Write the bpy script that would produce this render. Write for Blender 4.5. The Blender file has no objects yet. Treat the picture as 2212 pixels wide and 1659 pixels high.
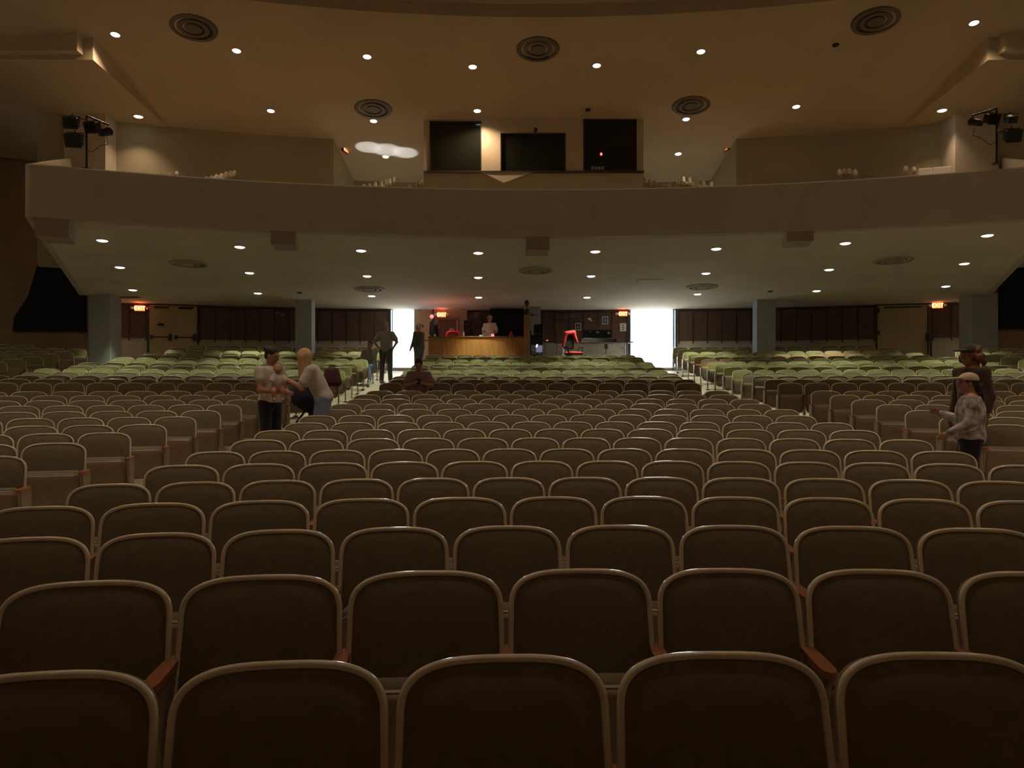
import bpy, math, random
import numpy as np
from mathutils import Matrix, Vector
random.seed(7)
C = bpy.context.scene.collection
sc = bpy.context.scene
F = 1660.0; CX, CY = 1106.0, 829.5; CZ = 1.50      # focal length in pixels of the 2212x1659 frame, eye height
# ------------------------------------------------------------------ camera
cam_d = bpy.data.cameras.new('camera'); cam = bpy.data.objects.new('camera', cam_d); C.objects.link(cam)
cam_d.sensor_width = 36.0; cam_d.lens = 36.0*F/2212.0; cam_d.clip_end = 500
cam.location = (0, 0, CZ); cam.rotation_euler = (math.pi/2, 0, 0)
sc.camera = cam
# ------------------------------------------------------------------ daylight outside the doors
W = bpy.data.worlds.new('daylight'); sc.world = W; W.use_nodes = True
W.node_tree.nodes['Background'].inputs[0].default_value = (0.93, 0.97, 1.0, 1)
W.node_tree.nodes['Background'].inputs[1].default_value = 12.0
# ------------------------------------------------------------------ colour management
sc.view_settings.view_transform = 'Standard'; sc.view_settings.look = 'None'
sc.view_settings.gamma = 1.0; sc.view_settings.use_curve_mapping = False
sc.view_settings.exposure = 0.0
sc.cycles.use_light_tree = True
sc.cycles.max_bounces = 6; sc.cycles.diffuse_bounces = 4
sc.cycles.sample_clamp_indirect = 3.0
# lamp powers (W) and colours
P_HOUSE, C_HOUSE = 620.0, (1.0, 0.77, 0.56)
P_UNDER, C_UNDER = 640.0, (0.93, 1.0, 0.70)
P_BALC, C_BALC = 185.0, (1.0, 0.70, 0.44)
P_FILL = 300.0  # power of the added fill behind the camera
# ------------------------------------------------------------------ helpers: objects
def tag(o, label=None, cat=None, group=None, kind=None):
    if label: o['label'] = label
    if cat: o['category'] = cat
    if group: o['group'] = group
    if kind: o['kind'] = kind
    return o
def empty(name, loc=(0, 0, 0), rz=0.0, label=None, cat=None, group=None):
    o = bpy.data.objects.new(name, None); C.objects.link(o); o.location = loc
    o.rotation_euler = (0, 0, rz); o.empty_display_size = .1
    return tag(o, label, cat, group)
class MB:
    """collects shapes for ONE mesh object"""
    def __init__(s): s.v = []; s.f = []; s.m = []; s.cur = 0
    def add(s, verts, faces, M=None):
        b = len(s.v)
        if M is not None: verts = [tuple(M @ Vector(v)) for v in verts]
        s.v += [tuple(v) for v in verts]; s.f += [tuple(i+b for i in f) for f in faces]; s.m += [s.cur]*len(faces)
        return s
    def box(s, x0, x1, y0, y1, z0, z1, M=None, bev=0.0):
        if bev <= 0:
            v = [(x, y, z) for z in (z0, z1) for y in (y0, y1) for x in (x0, x1)]
            return s.add(v, [(0, 2, 3, 1), (4, 5, 7, 6), (0, 1, 5, 4), (2, 6, 7, 3), (0, 4, 6, 2), (1, 3, 7, 5)], M)
        b = min(bev, (x1-x0)*.49, (y1-y0)*.49, (z1-z0)*.49)
        X = (x0, x1); Y = (y0, y1); Z = (z0, z1); v = []; idx = {}
        for i in (0, 1):
            for j in (0, 1):
                for k in (0, 1):
                    sx, sy, sz = (b if i == 0 else -b), (b if j == 0 else -b), (b if k == 0 else -b)
                    idx[i, j, k, 0] = len(v); v.append((X[i], Y[j]+sy, Z[k]+sz))
                    idx[i, j, k, 1] = len(v); v.append((X[i]+sx, Y[j], Z[k]+sz))
                    idx[i, j, k, 2] = len(v); v.append((X[i]+sx, Y[j]+sy, Z[k]))
        f = []
        for i in (0, 1):
            q = [idx[i, 0, 0, 0], idx[i, 1, 0, 0], idx[i, 1, 1, 0], idx[i, 0, 1, 0]]; f.append(q if i else q[::-1])
            q = [idx[0, i, 0, 1], idx[1, i, 0, 1], idx[1, i, 1, 1], idx[0, i, 1, 1]]; f.append(q[::-1] if i else q)
            q = [idx[0, 0, i, 2], idx[1, 0, i, 2], idx[1, 1, i, 2], idx[0, 1, i, 2]]; f.append(q if i else q[::-1])
        for i in (0, 1):
            for j in (0, 1):
                f.append([idx[i, j, 0, 0], idx[i, j, 1, 0], idx[i, j, 1, 1], idx[i, j, 0, 1]])
                f.append([idx[i, 0, j, 0], idx[i, 1, j, 0], idx[i, 1, j, 2], idx[i, 0, j, 2]])
                f.append([idx[0, i, j, 1], idx[1, i, j, 1], idx[1, i, j, 2], idx[0, i, j, 2]])
                for k in (0, 1): f.append([idx[i, j, k, 0], idx[i, j, k, 1], idx[i, j, k, 2]])
        return s.add(v, f, M)
    def tube(s, pts, r, n=8, M=None, closed=False):
        pts = [Vector(p) for p in pts]; N = len(pts); rr = r if hasattr(r, '__len__') else [r]*N
        v = []; f = []; up = None
        for i, p in enumerate(pts):
            if closed: t = pts[(i+1) % N]-pts[i-1]
            else: t = pts[min(i+1, N-1)]-pts[max(i-1, 0)]
            t.normalize()
            if up is None: up = Vector((0, 0, 1)) if abs(t.z) < .9 else Vector((0, 1, 0))
            a = t.cross(up); a.normalize(); b = a.cross(t); b.normalize(); up = b
            for k in range(n):
                w = 2*math.pi*k/n; v.append(tuple(p+a*(math.cos(w)*rr[i])+b*(math.sin(w)*rr[i])))
        for i in range(N if closed else N-1):
            j = (i+1) % N
            for k in range(n):
                f.append((i*n+k, i*n+(k+1) % n, j*n+(k+1) % n, j*n+k))
        if not closed:
            f.append(tuple(range(n))[::-1]); f.append(tuple((N-1)*n+k for k in range(n)))
        return s.add(v, f, M)
    def lathe(s, prof, n=24, M=None):
        v = []; f = []
        for r, z in prof:
            for k in range(n):
                w = 2*math.pi*k/n; v.append((r*math.cos(w), r*math.sin(w), z))
        for i in range(len(prof)-1):
            for k in range(n): f.append((i*n+k, i*n+(k+1) % n, (i+1)*n+(k+1) % n, (i+1)*n+k))
        if prof[0][0] > 1e-6: f.append(tuple(range(n))[::-1])
        if prof[-1][0] > 1e-6: f.append(tuple((len(prof)-1)*n+k for k in range(n)))
        return s.add(v, f, M)
    def ell(s, c, r, n=14, M=None):
        pr = [(max(1e-7, math.sin(math.pi*i/8)), -math.cos(math.pi*i/8)) for i in range(9)]
        T = Matrix.Translation(c) @ Matrix.Diagonal((r[0], r[1], r[2], 1))
        return s.lathe(pr, n, (M @ T) if M is not None else T)
    def prism(s, pts, z0, z1, M=None):
        """polygon (x,y) extruded z0..z1"""
        n = len(pts); v = [(x, y, z0) for x, y in pts]+[(x, y, z1) for x, y in pts]
        f = [tuple(range(n))[::-1], tuple(range(n, 2*n))]+[(i, (i+1) % n, n+(i+1) % n, n+i) for i in range(n)]
        return s.add(v, f, M)
    def quad(s, a, b, c, d, M=None): return s.add([a, b, c, d], [(0, 1, 2, 3)], M)
    def mesh(s, name, mats, smooth=False, ang=None):
        me = bpy.data.meshes.new(name); me.from_pydata(s.v, [], s.f)
        for m in (mats if isinstance(mats, (list, tuple)) else [mats]): me.materials.append(m)
        me.polygons.foreach_set('material_index', s.m)
        if smooth:
            me.polygons.foreach_set('use_smooth', [True]*len(s.f))
            if ang is not None: me.set_sharp_from_angle(angle=math.radians(ang))
        me.update(); return me
    def build(s, name, mats, parent=None, smooth=False, ang=40, loc=None):
        o = bpy.data.objects.new(name, s.mesh(name, mats, smooth, ang)); C.objects.link(o)
        if parent is not None: o.parent = parent
        if loc is not None: o.location = loc
        return o
def link_mesh(name, me, parent):
    o = bpy.data.objects.new(name, me); C.objects.link(o); o.parent = parent; return o
# ------------------------------------------------------------------ helpers: materials
def mat(name, col, rough=.6, metal=0.0, var=0.0, scale=8.0, bump=0.0, bscale=60.0, coat=0.0, sheen=0.0, emit=None, es=1.0, stretch=None, spec=.5):
    m = bpy.data.materials.new(name); m.use_nodes = True; nt = m.node_tree; b = nt.nodes['Principled BSDF']
    b.inputs['Base Color'].default_value = (*col, 1); b.inputs['Roughness'].default_value = rough
    b.inputs['Metallic'].default_value = metal; b.inputs['Coat Weight'].default_value = coat
    b.inputs['Sheen Weight'].default_value = sheen; b.inputs['Specular IOR Level'].default_value = spec
    tc = nt.nodes.new('ShaderNodeTexCoord'); src = tc.outputs['Object']
    if stretch:
        mp = nt.nodes.new('ShaderNodeMapping'); mp.inputs['Scale'].default_value = stretch
        nt.links.new(src, mp.inputs[0]); src = mp.outputs[0]
    if var > 0:
        n = nt.nodes.new('ShaderNodeTexNoise'); n.inputs['Scale'].default_value = scale; n.inputs['Detail'].default_value = 5
        r = nt.nodes.new('ShaderNodeMapRange'); r.inputs['To Min'].default_value = 1-var; r.inputs['To Max'].default_value = 1+var
        r.inputs['From Min'].default_value = .3; r.inputs['From Max'].default_value = .7
        x = nt.nodes.new('ShaderNodeMix'); x.data_type = 'RGBA'; x.blend_type = 'MULTIPLY'; x.inputs[0].default_value = 1
        x.inputs[6].default_value = (*col, 1)
        nt.links.new(src, n.inputs['Vector']); nt.links.new(n.outputs[0], r.inputs[0]); nt.links.new(r.outputs[0], x.inputs[7])
        nt.links.new(x.outputs[2], b.inputs['Base Color'])
    if bump > 0:
        n2 = nt.nodes.new('ShaderNodeTexNoise'); n2.inputs['Scale'].default_value = bscale; n2.inputs['Detail'].default_value = 3
        bp = nt.nodes.new('ShaderNodeBump'); bp.inputs['Strength'].default_value = bump; bp.inputs['Distance'].default_value = .01
        nt.links.new(src, n2.inputs['Vector']); nt.links.new(n2.outputs[0], bp.inputs['Height']); nt.links.new(bp.outputs[0], b.inputs['Normal'])
    if emit: b.inputs['Emission Color'].default_value = (*emit, 1); b.inputs['Emission Strength'].default_value = es
    return m
M_fabric = mat('olive_fabric', (.26, .25, .10), .9, var=.12, scale=30, bump=.3, bscale=400, sheen=.3)
M_brown = mat('brown_fabric', (.20, .165, .095), .9, var=.12, scale=30, bump=.3, bscale=400, sheen=.3)
M_tan = mat('tan_fabric', (.55, .36, .19), .9, var=.1, scale=30, bump=.3, bscale=400, sheen=.3)
M_rim = mat('cream_enamel', (.80, .71, .52), .22, var=.08, scale=15, coat=.4)
M_pan = mat('taupe_enamel', (.27, .20, .13), .42, var=.1, scale=12, coat=.2)
M_std = mat('standard_enamel', (.34, .27, .18), .45, var=.1, scale=12)
M_arm = mat('arm_wood', (.36, .13, .05), .4, var=.25, scale=20, coat=.3, stretch=(8, 1, 8))
M_floor = mat('concrete_floor', (.52, .45, .33), .6, var=.12, scale=1.2, bump=.08, bscale=20)
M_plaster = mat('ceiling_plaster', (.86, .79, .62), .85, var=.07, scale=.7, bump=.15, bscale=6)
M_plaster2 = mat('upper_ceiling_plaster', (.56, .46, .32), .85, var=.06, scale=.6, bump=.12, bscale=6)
M_wall = mat('cream_wall', (.58, .53, .42), .8, var=.06, scale=1.0)
M_wallu = mat('upper_wall_paint', (.42, .37, .25), .85, var=.05, scale=.8)
M_booth = mat('booth_wall', (.56, .48, .34), .8, var=.05, scale=1.0)
M_parapet = mat('parapet_plaster', (.66, .60, .50), .85, var=.05, scale=1.5, bump=.1, bscale=12)
M_bracket = mat("parapet_plaster_dark", (.42, .36, .28), .85, var=.05, scale=1.5)  # parapet plaster darkened, the shade on the brackets put into the colour
M_dwall = mat('side_wall_plaster', (.36, .24, .13), .85, var=.1, scale=.6)
M_black = mat('black_cloth', (.012, .012, .02), .95, var=.2, scale=3)
M_pillar = mat('grey_blue_paint', (.40, .43, .42), .7, var=.06, scale=2)
M_wood = mat('walnut_panel', (.105, .055, .035), .55, var=.3, scale=3, coat=.1, stretch=(6, 6, .5))
M_batten = mat('dark_batten', (.04, .022, .015), .6)
M_booth_wood = mat('oak_ply', (.42, .20, .06), .45, var=.25, scale=2.5, coat=.15, stretch=(5, 5, .6))
M_door = mat('beige_door', (.50, .40, .24), .5, var=.05, scale=1.5)
M_dframe = mat('dark_door_frame', (.05, .035, .03), .5)
M_bluef = mat('blue_door_frame', (.12, .25, .42), .4)
M_metal = mat('steel', (.5, .5, .5), .35, metal=.9)
M_dmetal = mat('black_metal', (.02, .02, .022), .45)
M_plastic = mat('black_plastic', (.016, .016, .018), .6, spec=.2)
M_glass = mat('dark_glass', (.014, .015, .010), .12, spec=.4)
M_vent = mat('vent_metal', (.46, .42, .30), .55, var=.08, scale=5)
M_ventd = mat('dark_vent_metal', (.13, .11, .09), .55, var=.1, scale=5)
M_lamp = mat('lamp_glow', (1, 1, 1), .5, emit=(1.0, .93, .80), es=7.0)
M_ring = mat('lamp_trim', (.55, .50, .40), .5)
M_ext = mat('outdoor_paving', (.8, .8, .78), .8, var=.05)
M_paper = mat('paper', (.7, .7, .66), .8)
M_ink = mat('ink', (.03, .03, .03), .8)
M_blue = mat('sign_blue', (.05, .10, .22), .5)
M_exit = mat('exit_face', (.5, .02, .01), .5, emit=(1.0, .22, .05), es=2.2)
M_exitl = mat('exit_letter', (1, .5, .2), .5, emit=(1.0, .75, .35), es=3.5)
M_exitb = mat('exit_box', (.25, .03, .03), .5)
M_white = mat('white_plastic', (.65, .65, .62), .5)
M_red = mat('red_cloth', (.60, .035, .05), .8, var=.1, scale=20)
M_redled = mat('red_led', (.5, 0, 0), .5, emit=(1, .10, .10), es=4)
M_orange = mat('orange_lens', (.8, .2, .05), .5, emit=(1, .33, .08), es=4)
M_green = mat('green_led', (0, .5, 0), .5, emit=(.45, 1, .1), es=3)
M_balseat = mat('balcony_seat_end', (.85, .82, .74), .5)  # direct light on the pale ends is put into the colour
# ------------------------------------------------------------------ the house geometry: everything lies on arcs about one centre
XC, YC = .70, -10.0
RT = [0, 11.92, 13.69, 15.46, 17.22, 19.87, 21.63, 23.4, 25.16, 27.05, 29.7, 32.35, 35.9, 38.5, 39.4, 42]
ZT = [-.674, -.676, -.684, -.668, -.613, -.490, -.385, -.266, -.137, .02, .261, .552, .967, 1.34, 1.46, 1.46]
CH = .82
def ztop(r): return float(np.interp(r, RT, ZT))+CZ
def zfl(r): return ztop(r)-CH
def rad(x, y): return math.hypot(x-XC, y-YC)
def pol(r, t): return (XC+r*math.sin(t), YC+r*math.cos(t))
def px3(px, py, D): return ((px-CX)/F*D, D, CZ+(CY-py)/F*D)
def on_cyl(px, r):
    k = (px-CX)/F; a = k*k+1; b = 2*(-XC*k-YC); c = XC*XC+YC*YC-r*r
    D = (-b+math.sqrt(b*b-4*a*c))/(2*a); return k*D, D
def th(px, r):
    x, y = on_cyl(px, r); return math.atan2(x-XC, y-YC)
def zunder(r): return CZ+3.48-.0593*(r-28.0)
def zmain(r): return CZ+13.25-.155*r
def on_surf(px, py, zf, up=False):
    k = (px-CX)/F; m = (CY-py)/F; lo, hi = 5.0, 45.0
    for _ in range(50):
        D = (lo+hi)/2
        if (CZ+m*D < zf(rad(k*D, D))) != up: lo = D
        else: hi = D
    return (k*D, D, CZ+m*D)
def arc_wall(mb, r, t0, t1, z0, z1, dr=.0, n=None):
    """curved wall slab from r to r+dr"""
    n = n or max(2, int(abs(t1-t0)*r/.6))
    f0 = z0 if callable(z0) else (lambda R: z0); f1 = z1 if callable(z1) else (lambda R: z1)
    v = []; f = []
    for i in range(n+1):
        t = t0+(t1-t0)*i/n
        for R, g in ((r, f0), (r, f1), (r+dr, f1), (r+dr, f0)):
            x, y = pol(R, t); v.append((x, y, g(R)))
    for i in range(n):
        a = i*4; b = a+4
        for k in range(4): f.append((a+k, a+(k+1) % 4, b+(k+1) % 4, b+k))
    f.append((0, 3, 2, 1)); e = n*4; f.append((e, e+1, e+2, e+3))
    mb.add(v, f)
def polar_sheet(mb, r0, r1, t0, t1, zf, nr, nt, flip=False, ythk=None):
    v = []; f = []
    for i in range(nr+1):
        r = r0+(r1-r0)*i/nr
        for j in range(nt+1):
            x, y = pol(r, t0+(t1-t0)*j/nt); v.append((x, y, zf(r)))
    for i in range(nr):
        for j in range(nt):
            a = i*(nt+1)+j; q = (a, a+1, a+nt+2, a+nt+1); f.append(q if not flip else q[::-1])
    mb.add(v, f)
def struct(name, mb, m, smooth=False, label=None):
    o = mb.build(name, m, None, smooth); o['kind'] = 'structure'
    if label: o['label'] = label
    return o
RW = 39.3
ZW = zfl(RW)
# floor
mb = MB(); polar_sheet(mb, 2.0, RW+.3, -1.35, 1.35, zfl, 110, 50, flip=True); struct('floor', mb, M_floor, True)
mb = MB(); mb.box(-40, 40, 28.0, 75, ZW-.35, ZW-.03); o = struct('floor_outside', mb, M_ext)
# the back wall with its two open doorways
D1 = (th(843, RW), th(936, RW)); D2 = (th(1357, RW), th(1461, RW)); D0 = (th(320, RW), th(428, RW)); D3 = (th(1893, RW), th(2010, RW))
ZD = CZ+(CY-668)/F*29.3
mb = MB()
for a, b in ((-.50, D1[0]), (D1[1], D2[0]), (D2[1], .50)):
    arc_wall(mb, RW, a, b, ZW-.3, lambda R: zunder(R)+.3, .25)
for a, b in (D1, D2): arc_wall(mb, RW, a, b, ZD, lambda R: zunder(R)+.3, .25, 3)
struct('wall_back', mb, M_wall)
# under-balcony ceiling and the balcony slab
TL = math.atan2(-9.95-XC, 15.95-YC); TR = -TL+.0
LB = [(-9.95, 15.95), (-13.95, 25.1)]; RB = [(2*XC+9.95, 15.95), (2*XC+13.95+.1, 25.1)]
def edge_t(r, side):
    """angle at which the side edge of the balcony meets the arc of radius r"""
    (x0, y0), (x1, y1) = (LB if side < 0 else RB); lo, hi = -.2, 4.0
    for _ in range(40):
        m = (lo+hi)/2; x = x0+(x1-x0)*m; y = y0+(y1-y0)*m
        if rad(x, y) < r: lo = m
        else: hi = m
    return math.atan2(x-XC, y-YC)
def taper_sheet(mb, r0, r1, zf, nr, nt, flip=False):
    v = []; f = []
    for i in range(nr+1):
        r = r0+(r1-r0)*i/nr; a, b = edge_t(r, -1), edge_t(r, 1)
        for j in range(nt+1):
            x, y = pol(r, a+(b-a)*j/nt); v.append((x, y, zf(r)))
    for i in range(nr):
        for j in range(nt):
            q0 = i*(nt+1)+j; q = (q0, q0+1, q0+nt+2, q0+nt+1); f.append(q[::-1] if flip else q)
    mb.add(v, f)
mb = MB(); taper_sheet(mb, 28.02, RW+.2, zunder, 16, 60); struct('ceiling_under_balcony', mb, M_plaster, True)
def zbal(r):
    k = math.floor((r-28.3)/.9); return CZ+3.62+.29*max(0, k)
mb = MB()
v = []; f = []
for k in range(-1, 8):
    r0 = 28.3+.9*max(k, 0)+(0 if k >= 0 else -.2); r1 = 28.3+.9*(k+1)
    z = CZ+3.60+.29*max(k, 0)
    arc_wall(mb, r0, edge_t(r0, -1), edge_t(r0, 1), z-(.34 if k > 0 else .06), z, r1-r0, 30)
struct('floor_balcony', mb, M_floor)
# parapet
mb = MB(); n = 70; prof = [(28.0, 3.46), (28.0, 4.54), (28.03, 4.57), (28.25, 4.57), (28.28, 4.54), (28.28, 3.46)]
v = []; f = []
for i in range(n+1):
    t = TL+(TR-TL)*i/n
    for R, z in prof:
        x, y = pol(R, t); v.append((x, y, CZ+z))
for i in range(n):
    for k in range(6):
        a = i*6+k; b = i*6+(k+1) % 6; f.append((a, b, b+6, a+6))
mb.add(v, f)
for T, s in ((TL, -1), (TR, 1)):           # rounded ends that turn back along the sides
    x, y = pol(28.14, T)
    pr = [(.14, 3.46), (.14, 4.54), (.11, 4.57), (0.0001, 4.57)]
    mb.lathe([(0.0001, 3.46)]+pr, 20, Matrix.Translation((x, y, CZ)))
struct('wall_balcony_front', mb, M_parapet, True)
# side parapets of the balcony, rising with the rake
for nm, (p0, p1), s in (('wall_balcony_left', LB, -1), ('wall_balcony_right', RB, 1)):
    mb = MB(); (x0, y0), (x1, y1) = p0, p1; m = 10; th_ = .16*s
    v = []; f = []
    for i in range(m+1):
        u = i/m; x = x0+(x1-x0)*u; y = y0+(y1-y0)*u; r = rad(x, y)
        zt = CZ+4.56+(6.75-4.56)*min(1.2, (y-15.95)/6.95); zb = zunder(r)-.01
        for q in ((x, y, zb), (x, y, zt), (x+th_, y, zt), (x+th_, y, zb)): v.append(q)
    for i in range(m):
        for k in range(4): f.append((i*4+k, i*4+(k+1) % 4, i*4+4+(k+1) % 4, i*4+4+k))
    f += [(0, 1, 2, 3), (m*4, m*4+3, m*4+2, m*4+1)]
    mb.add(v, f); struct(nm, mb, M_wall)
# bracket boxes under the parapet
for i, (a, b, y0, y1) in enumerate(((82, 146, 470, 511), (587, 638, 498, 528), (1137, 1187, 506, 540), (1700, 1754, 492, 521))):
    x0, d0 = on_cyl((a+b)/2, 28.15); w = (b-a)/F*d0/2; z1 = zunder(28.15)
    zb = CZ+(CY-y1)/F*(d0-.1); t = math.atan2(x0-XC, d0-YC)
    mb = MB(); mb.box(-w, w, -.12, .75, zb-z1, .04, bev=.012)
    o = mb.build('trim_%d' % (i+1), M_bracket, None); o.location = (x0, d0, z1); o.rotation_euler = (0, 0, -t); o['kind'] = 'structure'
# main ceiling over the balcony, fascia and the higher ceiling of the house
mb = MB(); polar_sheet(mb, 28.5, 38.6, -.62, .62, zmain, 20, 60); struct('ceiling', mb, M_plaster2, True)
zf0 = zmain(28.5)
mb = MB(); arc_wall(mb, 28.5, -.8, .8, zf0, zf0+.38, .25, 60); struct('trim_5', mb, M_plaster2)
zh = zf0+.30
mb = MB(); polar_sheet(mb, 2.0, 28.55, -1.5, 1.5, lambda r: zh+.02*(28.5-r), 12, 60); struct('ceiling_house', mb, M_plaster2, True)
# lower side soffits over the balcony
for nm, xa, xb in (('ceiling_side_left', -18.2, -10.25), ('ceiling_side_right', 11.65, 19.6)):
    mb = MB(); v = [(xa, 18.8, CZ+7.93), (xb, 18.8, CZ+7.93), (xb+(-.25 if xb < 0 else 0)+0, 25.2, CZ+7.72), (xa, 25.2, CZ+7.72)]
    if xb > 12: v = [(xa, 18.8, CZ+7.93), (xb, 18.8, CZ+7.93), (xb, 25.2, CZ+7.72), (xa+.25, 25.2, CZ+7.72)]
    v += [(a, b, c+1.2) for a, b, c in v]
    mb.add(v, [(0, 3, 2, 1), (4, 5, 6, 7), (0, 1, 5, 4), (1, 2, 6, 5), (2, 3, 7, 6), (3, 0, 4, 7)]); struct(nm, mb, M_plaster2)
    mb = MB()
    x2, x3 = (xa, xb-.25) if xa < 0 else (xa+.25, xb)
    mb.box(x2, x3, 18.55, 18.8, CZ+8.05, CZ+9.3); struct('trim_%d' % (6 if xa < 0 else 7), mb, M_plaster2)
# upper walls behind the balcony seats (two wings), piers and vomitory walls
ZU0, ZU1 = CZ+3.4, CZ+9.2
mb = MB(); arc_wall(mb, 35.1, -.42, th(721, 35.1), ZU0, ZU1, .25)
x, y = pol(35.1, th(721, 35.1)); mb.box(x-.12, x, y-.02, y+3.6, ZU0, ZU1); struct('wall_upper_left', mb, M_wallu)
mb = MB(); arc_wall(mb, 35.1, th(1590, 35.1), .42, ZU0, ZU1, .25)
x, y = pol(35.1, th(1590, 35.1)); mb.box(x, x+.12, y-.02, y+3.6, ZU0, ZU1); struct('wall_upper_right', mb, M_wallu)
mb = MB(); arc_wall(mb, 38.2, -.36, .36, ZU0, ZU1, .25); struct('wall_upper_back', mb, M_wallu)
mb = MB(); mb.box(-12.95, -11.75, 22.2, 24.4, ZU0, CZ+7.9); struct('wall_pier_left', mb, M_wall)
xp = (2063-CX)/F*22.2; mb = MB(); mb.box(xp, xp+1.25, 22.2, 24.4, ZU0, CZ+7.9); struct('wall_pier_right', mb, M_wall)
# side walls of the house (outside the frame apart from the dim strips by the black panels)
for nm, xa, xb, xc in (('wall_left', -18.2, -13.8, -18.2), ('wall_right', 14.9, 19.6, 19.6)):
    mb = MB(); mb.box(xa, xb, 25.1, 25.35, -.5, CZ+9.6); mb.box(xc-.1, xc+.1, -6, 25.2, -.5, CZ+11); struct(nm, mb, M_dwall)
mb = MB(); mb.box(-18.2, 19.6, -6.2, -6.0, -.5, CZ+11.5); struct('wall_stage', mb, M_dwall)
# black stretched-cloth panels in the side walls
def flat_panel(name, pts, D, thick, m, label, cat):
    P = [px3(x, y, D) for x, y in pts]; n = len(P)
    mb = MB(); v = [(a, D, c) for a, b, c in P]+[(a, D+thick, c) for a, b, c in P]
    mb.add(v, [tuple(range(n)), tuple(range(2*n-1, n-1, -1))]+[(i, n+i, n+(i+1) % n, (i+1) % n) for i in range(n)])
    return tag(mb.build(name, m), label, cat)
flat_panel('black_wall_panel', [(27, 716), (183, 716), (183, 560), (110, 520), (88, 520), (84, 560), (60, 640), (30, 685)], 25.0, .1, M_black,
           'tall black cloth panel with a slanting edge, on the wall beyond the leftmost grey pillar', 'wall panel')
flat_panel('black_wall_panel', [(2160, 711), (2320, 711), (2280, 560), (2215, 520), (2160, 560)], 25.0, .1, M_black,
           'black cloth panel on the wall past the pillar at the right edge of the photo', 'wall panel')
# grey-blue pillars
for i, (a, b, D, dep) in enumerate(((190, 239, 24.9, .7), (637, 673, 26.6, .5), (1145, 1168, 28.4, .35), (1635, 1676, 26.6, .5), (2098, 2157, 24.9, .7))):
    x0 = (a-CX)/F*D; x1 = (b-CX)/F*D; mb = MB(); r = rad((x0+x1)/2, D)
    mb.box(x0, x1, D, D+dep, zfl(r)-.2, zunder(r)+.05, bev=.02)
    o = struct('pillar', mb, M_pillar)
    o['kind'] = 'structure'
# walnut panels with battens on the back wall
zp0 = CZ+(CY-738)/F*29.2; zp1 = zunder(RW)-.05
def wood_bay(pa, pb):
    a, b = th(pa, RW), th(pb, RW); mb = MB()
    mb.cur = 0; arc_wall(mb, RW-.06, a, b, zp0, zp1, .055)
    n = max(1, round((b-a)*RW/.52)); mb.cur = 1
    for i in range(n+1):
        t = a+(b-a)*i/n; w = .012/RW*1.6
        arc_wall(mb, RW-.085, t-w, t+w, zp0-.10, zp1, .03, 1)
    arc_wall(mb, RW-.08, a, b, zp1-.05, zp1+.03, .05)
    return mb
for i, (a, b) in enumerate(((242, 316), (432, 838), (1010, 1136), (1168, 1353), (1466, 1888), (2014, 2096))):
    o = wood_bay(a, b).build('trim_%d' % (8+i), [M_wood, M_batten]); o['kind'] = 'structure'
# ------------------------------------------------------------------ doors
def arc_frame(name, t0, t1, z0, z1, m, w=.06, dep=.16, out=.1):
    mb = MB()
    for t in (t0, t1):
        arc_wall(mb, RW-out, t-w/2/RW, t+w/2/RW, z0, z1+w, dep+out, 1)
    arc_wall(mb, RW-out, t0, t1, z1, z1+w, dep+out, 2)
    return mb
def leaf(name, w, h, m, M, parent, bar=True, hinge=True, stile=False):
    """door leaf in its own frame: x 0..w, facing -y"""
    mb = MB(); mb.box(0, w, -.022, .022, 0.01, h, M, bev=.004)
    o = mb.build(name, m, parent)
    if bar:
        b = MB(); b.tube([(.08, -.09, 1.02), (w-.08, -.09, 1.02)], .018, 8, M); b.box(.04, .12, -.1, -.02, .95, 1.09, M, bev=.01); b.box(w-.13, w-.04, -.11, -.02, .90, 1.14, M, bev=.01)
        b.build('push_bar', M_dmetal, o)
    return o
def wallM(t, r=RW-.05, z=ZW):
    x, y = pol(r, t); return Matrix.Translation((x, y, z)) @ Matrix.Rotation(-t, 4, 'Z')
HD = ZD-ZW
def door_set(n, ts, hh=None):
    root = empty('door_%d' % n, (0, 0, 0)); root['kind'] = 'structure'
    arc_frame('f', ts[0], ts[1], ZW-.05, ZW+(hh or HD), M_dframe).build('door_frame', M_dframe, root)
    return root
# left side doors: closed pair
h0 = CZ+(CY-659)/F*27.2-zfl(39.3)
r0 = door_set(1, D0, h0); w = (D0[1]-D0[0])*RW
for i in (0, 1):
    M = wallM(D0[0]+(D0[1]-D0[0])*(.02+.49*i), RW-.06); lf = leaf('door_leaf', w*.475, h0-.02, M_door, M, r0)
    c = MB(); c.box(w*.10, w*.38, -.09, -.02, h0-.14, h0-.08, M, bev=.01); c.tube([(w*.24, -.07, h0-.10), (w*.36, -.16, h0-.10), (w*.42, -.07, h0-.07)], .01, 6, M); c.build('door_closer', M_dmetal, lf)
c = MB(); M = wallM(D0[0]+(D0[1]-D0[0])*.5, RW-.06); c.box(-.025, .025, -.04, .04, 0, h0, M); c.build('mullion', M_door, r0)
# right side doors: one plain tan leaf
r3 = door_set(4, D3, h0); w = (D3[1]-D3[0])*RW
lf = leaf('door_leaf', w*.98, h0-.02, M_door, wallM(D3[0]+.0008, RW-.06), r3, bar=False)
c = MB(); M = wallM(D3[0]+.0008, RW-.06)
for z in (.25, 1.1, 1.9): c.box(0, .07, -.05, -.02, z, z+.16, M)
c.box(w-.2, w-.08, -.1, -.02, .86, 1.16, M, bev=.02); c.box(w-.14, w-.1, -.05, -.02, .3, h0-.1, M); c.box(.2, w-.3, -.05, -.02, h0-.12, h0-.07, M)
c.build('door_hardware', M_dmetal, lf)
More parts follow.
